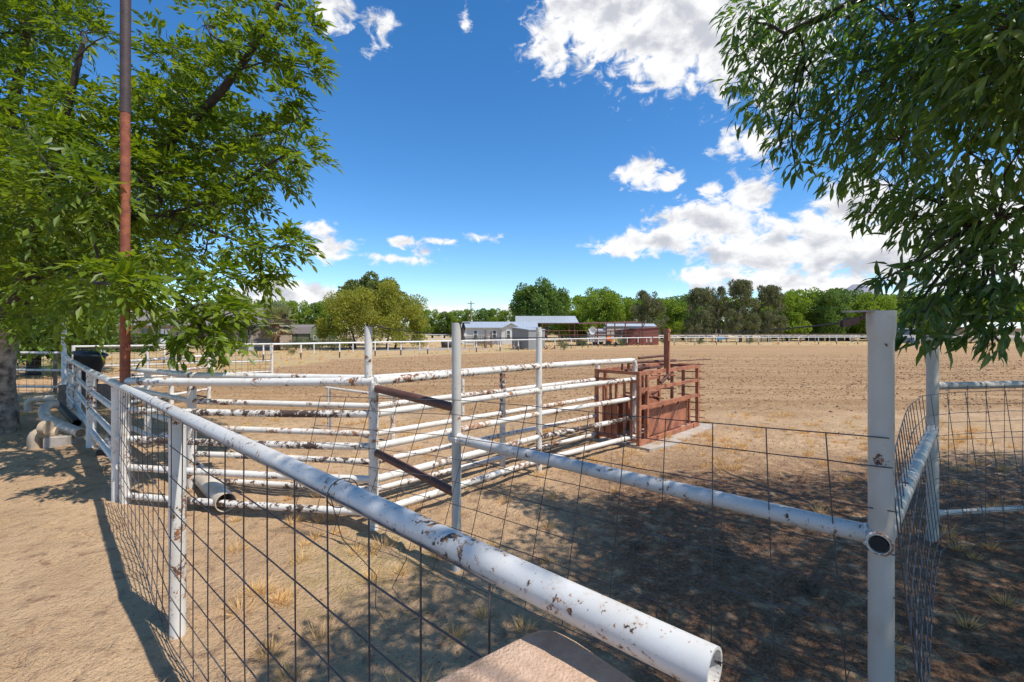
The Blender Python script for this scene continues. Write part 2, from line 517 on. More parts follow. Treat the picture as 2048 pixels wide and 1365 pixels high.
# ================================================================== SKY
def build_world():
    w = bpy.data.worlds.new('World'); sc.world = w; w.use_nodes = True
    nt = w.node_tree; nt.nodes.clear(); N = NT(nt)
    out = N.n('ShaderNodeOutputWorld')
    sky = N.n('ShaderNodeTexSky', sky_type='NISHITA')
    sky.sun_disc = False
    sky.sun_elevation = math.asin(SUN.z); sky.sun_rotation = math.atan2(SUN.x, SUN.y)
    sky.altitude = 1200; sky.air_density = 1.0; sky.dust_density = .25; sky.ozone_density = 3.2
    tc = N.n('ShaderNodeTexCoord'); d = tc.outputs['Generated']
    sp = N.n('ShaderNodeSeparateXYZ'); N.L.new(d, sp.inputs[0])
    az = N.math('ARCTAN2', sp.outputs[0], sp.outputs[1])
    el = N.math('ARCSINE', sp.outputs[2])
    cb = N.n('ShaderNodeCombineXYZ'); N.set(cb.inputs[0], az); N.set(cb.inputs[1], el)
    p = cb.outputs[0]
    # warp
    nz = N.n('ShaderNodeTexNoise'); nz.inputs['Scale'].default_value = 9; nz.inputs['Detail'].default_value = 4
    N.L.new(p, nz.inputs['Vector'])
    wv = N.vmath('MULTIPLY', N.vmath('SUBTRACT', nz.outputs['Color'], (.5, .5, .5)), (.055, .045, 0))
    pw = N.vmath('ADD', p, wv)
    blobs = [(1215, 10, 150, 100, 1.2), (1350, 30, 170, 120, 1.25), (1450, 60, 140, 120, 1.15), (1345, 125, 85, 55, .85), (1100, 85, 55, 55, .7), (1130, 30, 70, 60, .8),
             (1300, -120, 260, 120, 1.2), (1560, 40, 120, 160, 1),
             (664, 18, 46, 42, .78), (762, 62, 32, 24, .40), (932, 42, 14, 20, .42),
             (1282, 345, 52, 32, .9), (1335, 362, 36, 24, .75), (1495, 388, 58, 46, .9), (1510, 282, 75, 32, .8), (1424, 386, 24, 16, .6),
             (1300, 486, 130, 30, .95), (1420, 455, 150, 55, 1.05), (1530, 510, 160, 62, 1.05), (1640, 490, 140, 85, 1.1), (1720, 410, 110, 80, 1.0),
             (1800, 490, 150, 110, 1.15), (1590, 572, 230, 30, 1.0), (1430, 552, 95, 22, .85), (1950, 480, 180, 150, 1.1), (1700, 590, 90, 30, 1),
             (632, 452, 40, 15, .62), (655, 492, 72, 22, .68), (690, 508, 34, 12, .6), (818, 490, 34, 11, .55), (800, 522, 66, 11, .58), (850, 508, 28, 13, .6),
             (965, 473, 30, 10, .5), (876, 485, 26, 9, .5),
             (565, 592, 105, 42, 1.25), (645, 596, 66, 36, 1.15), (500, 600, 60, 26, 1.0), (890, 622, 60, 14, .7), (1010, 618, 30, 12, .6)]
    Fv = None
    for (px, py, rx, ry, wt) in blobs:
        a = math.atan2(px - CX, F); e = math.atan2((CY - py) * math.cos(a), F)
        sx = rx / F * math.cos(a) ** 2; sy = ry / F * math.cos(a)
        q = N.vmath('MULTIPLY', N.vmath('SUBTRACT', pw, (a, e, 0)), (1 / sx, 1 / sy, 0))
        f = N.math('MULTIPLY_ADD', N.vmath('LENGTH', q), -wt, wt)
        Fv = f if Fv is None else N.math('MAXIMUM', Fv, f)
    stretch = N.vmath('MULTIPLY', p, (1.0, 1.5, 1))
    n1 = N.noise(stretch, 23, 10, .62, .5)
    n2 = N.noise(N.vmath('ADD', stretch, (.007, .020, 0)), 23, 10, .62, .5)
    dens = N.math('ADD', Fv, N.math('MULTIPLY', N.math('SUBTRACT', n1, .5), 2.5))
    cov = N.ramp(dens, -.10, .46)
    s1 = N.noise(stretch, 11, 6, .55, .3); s2 = N.noise(N.vmath('ADD', stretch, (.012, .036, 0)), 11, 6, .55, .3)
    lit = N.math('ADD', .66, N.math('ADD', N.math('MULTIPLY', N.math('SUBTRACT', n1, n2), .7), N.math('MULTIPLY', N.math('SUBTRACT', s1, s2), 2.0)), clamp=True)
    core = N.ramp(dens, .45, 1.15)
    lit = N.math('SUBTRACT', lit, N.math('MULTIPLY', core, .30), clamp=True)
    ccol = N.mix(N.ramp(lit, .10, .80), (.50, .52, .575), (.86, .86, .865))
    skyc = N.n('ShaderNodeHueSaturation'); skyc.inputs['Saturation'].default_value = 1.28; skyc.inputs['Value'].default_value = 1.0
    N.L.new(sky.outputs[0], skyc.inputs['Color'])
    b1 = N.n('ShaderNodeBackground'); N.L.new(skyc.outputs[0], b1.inputs[0]); b1.inputs[1].default_value = .15
    b2 = N.n('ShaderNodeBackground'); N.set(b2.inputs[0], ccol); b2.inputs[1].default_value = .92
    mx = N.n('ShaderNodeMixShader'); N.set(mx.inputs[0], cov)
    N.L.new(b1.outputs[0], mx.inputs[1]); N.L.new(b2.outputs[0], mx.inputs[2])
    N.L.new(mx.outputs[0], out.inputs[0])
    w.cycles.sampling_method = 'MANUAL'; w.cycles.sample_map_resolution = 512


build_world()
sl = bpy.data.lights.new('sun', 'SUN'); sl.energy = 4.1; sl.angle = math.radians(.53); sl.color = (1, .95, .87)
so = bpy.data.objects.new('sun', sl); COL.objects.link(so); so.location = (8, -6, 20)
so.rotation_euler = (-SUN).to_track_quat('-Z', 'Y').to_euler()

cam = bpy.data.cameras.new('camera'); co = bpy.data.objects.new('camera', cam); COL.objects.link(co)
co.location = (0, 0, H); co.rotation_euler = (math.radians(90), 0, 0)
cam.sensor_width = 36; cam.lens = 36 * F / 2048; cam.shift_y = -(682.5 - CY) / 2048
cam.clip_start = .05; cam.clip_end = 9000
sc.camera = co
sc.view_settings.view_transform = 'Standard'; sc.view_settings.look = 'None'; sc.view_settings.gamma = 1
sc.view_settings.exposure = .38


# ================================================================== GROUND
def axis(dense_lo, dense_hi, step, lo, hi, g=1.045):
    a = list(np.arange(dense_lo, dense_hi, step)); s = step; x = a[-1]
    while x < hi: s = min(s * g, 60 if abs(x) > 150 else 2.5); x += s; a.append(x)
    s = step; x = a[0]
    while x > lo: s = min(s * g, 60 if abs(x) > 150 else 2.5); x -= s; a.insert(0, x)
    return np.array(a)


def build_ground():
    xs = axis(-7, 7, .05, -3000, 3000); ys = axis(.4, 12.4, .05, -40, 3500, 1.03)
    X, Y = np.meshgrid(xs, ys); nx, ny = len(xs), len(ys)
    Z = ground_z(X, Y)
    # hoof and boot prints: shallow pits with a pushed up rim
    R = random.Random(5)
    for _ in range(900):
        cx, cy = R.uniform(-7, 7), R.uniform(.8, 12); a = R.uniform(0, 3.14); rx = R.uniform(.06, .13); ry = rx * R.uniform(.55, 1); dp = R.uniform(.006, .026)
        i0, i1 = np.searchsorted(xs, (cx - .4, cx + .4)); j0, j1 = np.searchsorted(ys, (cy - .4, cy + .4))
        dx = X[j0:j1, i0:i1] - cx; dy = Y[j0:j1, i0:i1] - cy
        u = (dx * math.cos(a) + dy * math.sin(a)) / rx; w = (-dx * math.sin(a) + dy * math.cos(a)) / ry; q = np.sqrt(u * u + w * w)
        Z[j0:j1, i0:i1] += dp * (-np.exp(-(q / .8) ** 4) + .55 * np.exp(-((q - 1.35) / .4) ** 2))
    v = np.stack([X.ravel(), Y.ravel(), Z.ravel()], 1)
    i = np.arange(ny - 1)[:, None] * nx + np.arange(nx - 1)[None, :]
    f = np.stack([i, i + 1, i + nx + 1, i + nx], -1).reshape(-1, 4)
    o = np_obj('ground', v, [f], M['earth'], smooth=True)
    props(o, 'sandy brown earth of the yard, the tilled riding arena and the dry field behind it', 'ground', kind='structure')
    me = o.data; x = X.ravel(); y = Y.ravel()
    ar = arena_mask(x, y)
    n = fbm(x * .4, y * .4, 77, 4)
    out = np.clip(1 - ar, 0, 1)
    st = np.where(y > 22, 1.0, 0.0) * out * np.clip(.75 + n * 1.6, 0, 1)
    near = np.exp(-((y - 9.2 - .05 * np.abs(x)) / 1.7) ** 2) * np.clip(.55 + n * 1.5, 0, 1) * (x > -6) * .62
    near = np.maximum(near, np.exp(-((y - 4.0) / 1.5) ** 2 - ((x + 1.2) / 1.2) ** 2) * .60)
    near = np.maximum(near, np.exp(-((y - 13) / 4) ** 2 - ((x + 12) / 3.5) ** 2) * .7)
    st = np.maximum(st, near * out)
    lit = np.clip((x - .3 - (y - 3) * .15) / 1.0 + .3 + n, 0, 1) * np.clip((8 - y) / 2, 0, 1)  # leaf litter area, shaped to the ground shaded by the right tree
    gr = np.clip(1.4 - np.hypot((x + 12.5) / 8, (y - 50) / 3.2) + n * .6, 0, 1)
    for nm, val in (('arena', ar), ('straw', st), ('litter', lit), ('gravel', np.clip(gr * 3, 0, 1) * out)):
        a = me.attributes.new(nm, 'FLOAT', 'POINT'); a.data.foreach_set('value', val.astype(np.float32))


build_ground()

# distant mountains
def build_hills():
    mb = MB(); R = 4200.0; prof = []
    for k in range(0, 161):
        px = -900 + k * 25
        h = 20 + 60 * abs(fbm(np.array([k * .11]), np.array([3.3]), 5, 4)[0])
        h += 300 * math.exp(-((px - 1890) / 85) ** 2) + 190 * math.exp(-((px - 2100) / 160) ** 2) + 150 * math.exp(-((px - 215) / 130) ** 2)
        h += 90 * fbm(np.array([k * .35]), np.array([9.3]), 8, 4)[0]
        prof.append((px, max(h, 8)))
    vs = []; fs = []
    for (px, h) in prof:
        a = math.atan2(px - CX, F)
        for (rr, hh) in ((.78, -5), (.88, h * .45), (1.0, h), (1.25, -5)):
            jx = 1 + .02 * math.sin(px * .05)
            vs.append((R * rr * jx * math.sin(a) / max(.3, math.cos(a)) * .8, R * rr * jx, hh / .8 * 1.0))
    for i in range(len(prof) - 1):
        for j in range(3):
            fs.append((i * 4 + j, (i + 1) * 4 + j, (i + 1) * 4 + j + 1, i * 4 + j + 1))
    mb.add(vs, fs, True)
    o = obj('hills', mb, plain('mountain_rock_haze', (.26, .25, .29), .95, 0, .3, .004, 0))  # distance haze is put into the rock colour
    props(o, 'mountains on the horizon with haze painted in as pale violet grey', 'hills', kind='structure')


build_hills()

# ================================================================== helpers for fences
def post_mb(x, y, top, r, bottom=-.3, n=14, lean=(0, 0)):
    mb = MB(); mb.tube([(x, y, bottom), (x + lean[0], y + lean[1], top)], r, n); return mb


def rail_mb(a, b, r, n=14, sag=0.0, k=2, hollow=0):
    a = Vector(a); b = Vector(b); pts = []
    for i in range(k + 1):
        t = i / k; p = a.lerp(b, t); p.z -= sag * 4 * t * (1 - t); pts.append(p)
    mb = MB(); mb.tube(pts, r, n, hollow=hollow); return mb


def ring(mb, c, axis_, R, r, n=20, wob=0.0):
    ax = Vector(axis_).normalized(); u = ax.orthogonal().normalized(); w = ax.cross(u)
    mb.tube([Vector(c) + (u * math.cos(2 * math.pi * i / n) + w * math.sin(2 * math.pi * i / n)) * R + ax * wob * math.sin(2 * math.pi * i / n) for i in range(n + 1)], r, 6, False)


def resample(path, step):
    path = [Vector(p) for p in path]; out = []; acc = 0
    for a, b in zip(path, path[1:]):
        L = (b - a).length; t = acc
        while t < L: out.append(a.lerp(b, t / L)); t += step
        acc = t - L
    out.append(path[-1]); return out


def smooth_path(path, it=2):
    p = [Vector(q) for q in path]
    for _ in range(it):
        q = [p[0]]
        for a, b in zip(p, p[1:]): q += [a.lerp(b, .25), a.lerp(b, .75)]
        q.append(p[-1]); p = q
    return p


def mesh_panel(name, label, bottom, top, heights, pitch, r, mat, group=None, first=0.0, jit=.006, origin=None, ends=.03, vr=None):
    """wire stock panel: bottom and top are polylines (same parameter), heights are fractions 0..1"""
    nb = 60
    def at(path, t):
        t = min(max(t, 0), 1); ls = [(b - a).length for a, b in zip(path, path[1:])]; s = t * sum(ls)
        for (a, b), l in zip(zip(path, path[1:]), ls):
            if s <= l or (a, b) == (path[-2], path[-1]): return a.lerp(b, min(1, s / l))
            s -= l
        return path[-1]
    bottom = [Vector(p) for p in bottom]; top = [Vector(p) for p in top]
    L = sum((b - a).length for a, b in zip(top, top[1:]))
    rnd = random.Random(sum(ord(c) for c in label))
    ph = [rnd.uniform(0, 6) for _ in range(8)]
    def wig(t, h):
        s = t * L
        return Vector((math.sin(s * 2.1 + h * 3 + ph[0]), math.cos(s * 1.7 + h * 4 + ph[1]), .6 * math.sin(s * 2.9 + h * 2 + ph[2]))) * jit
    pt = lambda t, h: at(bottom, t).lerp(at(top, t), h) + wig(t, h)
    mb = MB(); nh = max(6, int(L / .12))
    for h in heights:
        mb.tube([pt(i / nh, h) + V(0, 0, rnd.uniform(-1, 1) * jit * .25) for i in range(nh + 1)], r, 5, False)
    s = first
    while s <= L + 1e-6:
        t = s / L; dx = rnd.uniform(-1, 1) * jit / L
        mb.tube([pt(t + dx * (k / 8.0), heights[0] + (heights[-1] - heights[0]) * k / 8.0) for k in range(9)], vr or r, 5, False)
        s += pitch
    loc = origin or tuple((bottom[0] + bottom[-1]) / 2)
    o = obj(name, mb, mat, origin=(loc[0], loc[1], 0))
    props(o, label, 'wire panel', group)
    return o


# ================================================================== NEAR FENCE (long pipe rail, running into the left fence)
nf = [V(.331, .775, 1.345), V(-2.074, 2.945, 1.385), V(-4.36, 5.28, 1.29), V(-6.58, 7.43, 1.25), V(-9.12, 9.97, 1.20), V(-10.85, 11.65, 1.19), V(-13.3, 14.1, 1.21)]
fence = thing('pipe_fence', 'long weathered white pipe fence with its thick top rail crossing the foreground', 'fence', (-2.074, 2.945, 0))
mb = MB(); mb.tube(nf[:3], .0365, 28, hollow=.86); obj('rail', mb, M['near_rail'], fence, label='thick grey white top rail with rust specks and an open end'); ax0 = (nf[1] - nf[0]).normalized(); mb = MB(); mb.tube([nf[0] + ax0 * .05, nf[0] + ax0 * .07], .0325, 20); obj('bore_shade', mb, M['rubber_bore_shade'], fence.children[0])  # black disc paints the shade inside the rail's open end
mb = MB(); mb.tube(nf[2:], .045, 18); obj('rail', mb, M['white'], fence)
for h in (.30, .60, .90):
    mb = MB(); mb.tube([p - V(0, 0, h) for p in nf[2:]], .036, 14); obj('rail', mb, M['white'], fence)
obj('post', post_mb(-2.095, 2.975, 1.36, .047, n=18), M['white_mid'], fence)
obj('post', post_mb(-4.46, 5.36, 1.27, .05), M['white_mid'], fence)
for p, r in zip(nf[3:], (.062, .06, .055, .06)):
    top = p.z - .01 if p is not nf[-1] else H + 33 * p.y / F
    obj('post', post_mb(p.x - .02, p.y + .02, top, r), M['white_mid'] if p is not nf[-1] else M['white_clean'], fence,
        label=None if p is not nf[-1] else 'tall bare post at the far end')

# wire on the near rail
a, b = nf[0].lerp(nf[1], .145), nf[2] + V(.12, -.1, .03)
off = V(-.0285, -.030, -.008)
hs = [1, .865, .73, .595, .46, .335, .215, .10, .02]
mesh_panel('wire_panel', 'sheet of square wire mesh hung along the foreground pipe rail', [V(a.x, a.y, 0) + off, V(-2.074, 2.945, 0) + off, V(b.x, b.y, 0) + off],
           [a + off, V(-2.074, 2.945, 1.385) + off, b + off], sorted(hs), .2475, .0031, M['wire_rust'], first=.02, jit=.008, group='wire mesh sheets')
# tie wires round the rail
for k, t in enumerate((.372,)):
    c = nf[0].lerp(nf[1], t); mb = MB(); ax = (nf[1] - nf[0]).normalized()
    ring(mb, c, ax + V(.25, .2, 0), .051, .0018, 22, .012)
    e = c + off; mb.tube([e, e + V(.03, .02, -.14), e + V(.12, .1, -.3), e + V(.1, .16, -.45), e + V(.16, .18, -.55), e + V(.2, .2, -.47), e + V(.15, .2, -.4), e + V(.2, .22, -.3)], .0016, 5)
    o = obj('tie_wire', mb, M['wire_rust'], origin=tuple(c)); props(o, 'thin rusty tie wire looped round the foreground rail with loose ends dangling', 'wire')

# ================================================================== CORNER POLE
px, py_ = -4.30, 5.28
pole = thing('tall_pole', 'tall rust red pole at the fence corner with dark steel upper half', 'pole', (px, py_, 0))
mb = MB(); mb.tube([(px, py_, 1.24), (px, py_, 4.33)], .047, 16); obj('pole', mb, M['rust_red'], pole)
mb = MB(); mb.tube([(px, py_, 4.32), (px + .02, py_, 9.2)], .050, 16); obj('upper_pole', mb, M['dark_pole'], pole)
mb = MB(); mb.tube([(px, py_, -.3), (px, py_, 1.26)], .053, 16); obj('painted_base', mb, M['white_mid'], pole)
mb = MB(); ring(mb, (px, py_, 1.46), (0, 0, 1), .05, .005); obj('band', mb, M['rust_red'], pole)

# ================================================================== CALF ALLEY (two parallel fences)
RH = [1.41, 1.093, .776, .459, .142]
A0, A1, A2, A3 = V(-4.30, 5.28, 0), V(-1.336, 4.6, 0), V(.366, 6.44, 0), V(2.05, 7.92, 0)
fa = thing('pipe_fence', 'near side alley fence of five flaking white rails from red pole to chute', 'fence', tuple(A1), 'alley fences')
lm = ['white', 'white_mid', 'white_worn', 'white_worn', 'white_worn']
for i, h in enumerate(RH):
    hl = h - (.07 if i == 0 else .075)
    obj('rail', rail_mb(A0 + V(.03, 0, hl), A1 + V(0, 0, h), .036 if i else .044, sag=.012, k=6), M[['white_mid', 'white_worn', 'white_worn', 'white_mid', 'white_worn'][i]], fa)
d = (A3 - A1).normalized()
for i, h in enumerate(RH):
    mat = M[['white_mid', 'white_mid', 'white_mid', 'white_worn', 'white'][i]]
    if i == 0:
        e = A3 + V(0, 0, h)
        mb = MB(); mb.tube([A1 + V(0, 0, h), A2 + V(0, 0, h + .01), e - d * .12, e - d * .05 - V(0, 0, .008), e - d * .015 - V(0, 0, .035), e - V(0, 0, .1)], .042, 14)
        obj('rail', mb, mat, fa)
    else:
        obj('rail', rail_mb(A1 + V(0, 0, h), A2 + V(0, 0, h), .036), M[['', 'white_mid', 'white_rusty', 'white_mid', 'white_mid'][i]], fa)
        obj('rail', rail_mb(A2 + V(0, 0, h), A3 + V(0, 0, h), .036), mat, fa)
obj('post', post_mb(A1.x, A1.y, 1.40, .043), M['white_rusty'], fa)
obj('post', post_mb(A1.x - .06, A1.y + .02, H + 9 * 4.6 / F, .037, bottom=1.40), M['white_mid'], fa, label='upright stub standing on the corner of the top rail')
obj('post', post_mb(A2.x, A2.y, H + 7 * 6.44 / F, .042), M['white_mid'], fa)
obj('post', post_mb(A3.x, A3.y, 1.33, .042), M['white_mid'], fa)
mb = MB(); mb.obox((A1.x, A1.y, 1.945), (1, -.2, 0), (.2, 1, 0), (0, 0, 1), .055, .03, .004); mb.obox((A1.x + .07, A1.y - .01, 1.935), (1, -.2, 0), (.2, 1, 0), (0, 0, 1), .022, .012, .008)
obj('bracket', mb, M['dark_steel'], fa)
mb = MB(); mb.obox((A2.x + .07, A2.y, 1.955), (1, 0, 0), (0, 1, 0), (0, 0, 1), .06, .03, .004); mb.sphere((A2.x + .1, A2.y, 1.932), .022)
obj('bracket', mb, M['dark_steel'], fa)

B0, B1, B2, B3 = V(-6.48, 7.95, 0), V(-3.89, 5.77, 0), V(-1.58, 5.40, 0), V(1.505, 8.36, 0)
BP = V(-.135, 6.78, 0)
fb = thing('pipe_fence', 'far side alley fence with one rail rusted brown, bending back behind the red pole', 'fence', tuple(B1), 'alley fences')
for i, h in enumerate(RH):
    h -= .05
    for k, (p, q) in enumerate(((B0, B1), (B1, B2), (B2, BP), (BP, B3))):
        if k == 0 and i > 3: continue
        ph = h - (.09 if k == 0 else 0); qh = h
        mat = M[('white_mid', 'white_mid', 'white_rusty', 'white_worn', 'white_worn')[i]] if k == 1 else M[('white', 'white_mid', 'white_rusty', 'white_mid', 'white_mid')[i]]
        if i == 0 and k == 3:
            e = q + V(0, 0, qh); mb = MB(); mb.tube([p + V(0, 0, ph), e - d * .12, e - d * .05 - V(0, 0, .008), e - d * .015 - V(0, 0, .035), e - V(0, 0, .1)], .038, 14)
            obj('rail', mb, mat, fb)
        else:
            obj('rail', rail_mb(p + V(0, 0, ph), q + V(0, 0, qh), .038 if i == 0 else .034), mat, fb)
obj('post', post_mb(B0.x + .42, B0.y - .05, 1.24, .05), M['white_mid'], fb)
obj('post', post_mb(B1.x, B1.y, 1.34, .05), M['white_mid'], fb)
obj('post', post_mb(BP.x, BP.y, 1.35, .042), M['white_mid'], fb)
obj('post', post_mb(B3.x, B3.y, 1.28, .042), M['white_mid'], fb)
obj('post', post_mb(B2.x - .02, B2.y + .02, 1.33, .036), M['white_mid'], fb)

# ================================================================== FRONT FENCE (post, low rail, big right post)
Q0, Q1, Q2 = V(-.449, 3.84, 0), V(1.575, 2.027, 0), V(3.86, 4.36, 0)
ff = thing('pipe_fence', 'grey white fence with one thick middle rail between slim post and stout flared post', 'fence', tuple(Q1))
obj('post', post_mb(Q0.x, Q0.y, H + 16 * 3.84 / F, .0385), M['near_post'], ff)
mb = MB(); mb.tube([(Q1.x, Q1.y, -.3), (Q1.x, Q1.y, 1.86), (Q1.x, Q1.y, 1.885), (Q1.x, Q1.y, 1.915), (Q1.x, Q1.y, 1.985)], [.046, .046, .0495, .0525, .053], 26)
obj('post', mb, M['near_post'], ff, label='stout post with flared top')
obj('post', post_mb(Q2.x, Q2.y, 1.86, .046), M['near_post'], ff)
u = (Q1 - Q0).normalized(); w = (Q2 - Q1).normalized()
mb = MB(); mb.tube([Q0 - u * .06 + V(0, 0, 1.03), Q1 + V(0, 0, 1.02)], .041, 20); obj('rail', mb, M['near_rail'], ff)
mb = MB(); mb.tube([Q1 - w * .062 + V(0, 0, 1.008), Q2 + V(0, 0, 1.0)], .042, 22, hollow=.88); jr = obj('rail', mb, M['near_post'], ff, label='rail whose open end passes through the stout post')
c_ = Q1 - w * .060 + V(0, 0, 1.008); mb = MB(); mb.tube([c_ + w * .0, c_ + w * .02], .031, 20); obj('bore_shade', mb, M['rubber_bore_shade'], jr)  # dark disc standing in for shade within the rail mouth
for (ha, hb) in ((1.345, 1.275), (.73, .585)):
    obj('rail', rail_mb(A1 + V(.03, -.03, ha), Q0 + V(0, 0, hb), .037), M['brown_pipe'], ff, label='plain brown rail')
mb = MB(); mb.obox((Q0.x + .05, Q0.y, 1.963), (1, 0, 0), (0, 1, 0), (0, 0, 1), .06, .03, .004); mb.tube([(Q0.x + .055, Q0.y, 1.965), (Q0.x + .057, Q0.y, 1.92), (Q0.x + .05, Q0.y, 1.87), (Q0.x + .055, Q0.y, 1.825)], [.006, .018, .01, .017], 10)
obj('bracket', mb, M['dark_steel'], ff)
def weld(c, axis_, R, r, par, seed):
    rr = random.Random(seed); ax = Vector(axis_).normalized(); uu = ax.orthogonal().normalized(); ww = ax.cross(uu); n = 30
    mb = MB(); mb.tube([Vector(c) + (uu * math.cos(6.2832 * i / n) + ww * math.sin(6.2832 * i / n)) * (R + rr.uniform(-.002, .002)) + ax * rr.uniform(-.003, .003) for i in range(n + 1)], [r * rr.uniform(.7, 1.3) for _ in range(n + 1)], 6, False, False)
    obj('weld', mb, M['white_rusty'], par)


weld(Q1 - u * .05 + V(0, 0, 1.02), u, .041, .007, ff, 1); weld(Q1 - w * .056 + V(0, 0, 1.008), w, .043, .006, ff, 2)
weld(Q0 + u * .038 + V(0, 0, 1.03), u, .041, .007, ff, 3); weld(Q2 - w * .05 + V(0, 0, 1.0), w, .042, .007, ff, 4)
for i_, (ha, hb) in enumerate(((1.345, 1.275), (.73, .585))):
    bd_ = (Q0 + V(0, 0, hb) - A1 - V(.03, -.03, ha)).normalized(); weld(A1 + V(.03, -.03, ha) + bd_ * .012, bd_, .038, .006, ff, 5 + i_)
for i_, h_ in enumerate(RH[1:]): weld(A2 - d * .043 + V(0, 0, h_), d, .036, .006, fa, 10 + i_); weld(A2 + d * .043 + V(0, 0, h_), d, .036, .006, fa, 20 + i_); weld(A1 + d * .045 + V(0, 0, h_), d, .036, .006, fa, 30 + i_)
# bracket and pulley on the stout post
mb = MB(); mb.obox((Q1.x - .09, Q1.y, 1.983), (1, -.1, .02), (.1, 1, 0), (0, 0, 1), .06, .022, .004); obj('bracket', mb, M['concrete'], ff)
pl = thing('pulley', 'rusty pulley hanging under the bracket of the stout post', 'pulley', (Q1.x - .13, Q1.y, 1.93))
mb = MB(); mb.obox((Q1.x - .135, Q1.y - .012, 1.937), (1, 0, .25), (0, 1, 0), (0, 0, 1), .034, .003, .014); mb.obox((Q1.x - .135, Q1.y + .012, 1.937), (1, 0, .25), (0, 1, 0), (0, 0, 1), .034, .003, .014)
mb.tube([(Q1.x - .10, Q1.y, 1.945), (Q1.x - .075, Q1.y, 1.955), (Q1.x - .07, Q1.y, 1.98)], .006, 8); obj('housing', mb, M['brown_pipe'], pl)
mb = MB(); mb.tube([(Q1.x - .145, Q1.y - .008, 1.935), (Q1.x - .145, Q1.y + .008, 1.935)], .02, 14); obj('wheel', mb, M['dark_steel'], pl)

# wire panels
hs2 = [.02, .155, .285, .415, .54, .665, .79, .915, 1]
mesh_panel('wire_panel', 'wire mesh between slim post and stout post with its loose end leaning over',
           [V(-2.15, 4.66, .02), V(-.47, 3.62, 0), V(1.70, 1.93, 0)], [V(-1.66, 4.10, 1.335), V(-.44, 3.785, 1.35), V(1.565, 1.965, 1.452)], hs2, .25, .0029, M['wire_rust'], first=.0, jit=.006, group='wire mesh sheets')
curve = smooth_path([V(1.74, 1.96, 0), V(2.24, 2.55, 0), V(3.06, 3.44, 0), V(3.45, 3.82, 0), V(3.75, 4.12, 0), V(4.3, 4.24, 0), V(6.8, 4.32, 0)], 3)
curve_t = [p + V(-.14, .05, 1.335 + .02 * (i / len(curve))) for i, p in enumerate(curve)]
mesh_panel('wire_panel', 'sheet of wire mesh curving round behind the stout post and along the right gate', curve, curve_t, [.03, .12, .23, .35, .47, .60, .73, .865, 1], .20, .0030, M['wire'], first=.0, jit=.012, group='wire mesh sheets')

# right gate
g0, g1 = Q2 + V(.06, .02, 0), V(7.2, 4.75, 0)
gt = thing('gate', 'grey pipe gate with a wire mesh filling at the right edge of the yard', 'gate', tuple(Q2))
obj('top_bar', rail_mb(g0 + V(0, 0, 1.39), g1 + V(0, 0, 1.41), .034), M['near_post'], gt)
obj('bottom_bar', rail_mb(g0 + V(0, 0, .22), g1 + V(0, 0, .25), .026), M['white'], gt)
obj('end_bar', rail_mb(g1 + V(0, 0, .25), g1 + V(0, 0, 1.41), .03), M['near_post'], gt)
mb = MB()
for i in range(8):
    h = .26 + i * .16; mb.tube([g0 + V(.02, -.03, h), g1 + V(0, -.03, h + .02)], .0024, 5, False)
for i in range(17):
    p = g0.lerp(g1, (i + .4) / 17); mb.tube([p + V(0, -.033, .05), p + V(.01, -.033, 1.40)], .0024, 5, False)
obj('mesh', mb, M['wire'], gt)

# cables
def cable(pts, label, sag=.05, r=.006):
    mb = MB()
    for a, b in zip(pts, pts[1:]):
        n = 10
        mb.tube([Vector(a).lerp(Vector(b), i / n) - V(0, 0, sag * 4 * (i / n) * (1 - i / n)) for i in range(n + 1)], r, 6)
    o = obj('cable', mb, M['cable'], origin=tuple(pts[0])); props(o, label, 'cable'); return o


cable([(Q1.x - .145, Q1.y, 1.935), P(1345, 661, 8.52)], 'dark cable from the pulley on the stout post to the upright of the steel chute', .05, .004)
cable([(Q0.x + .055, Q0.y, 1.84), P(1338, 663, 8.52)], 'dark cable from the slim post to the upright of the steel chute', .03, .005)
cable([(A1.x + .07, A1.y, 1.93), (Q0.x + .05, Q0.y, 1.865)], 'dark cable from the corner stub to the slim post', .01, .004)

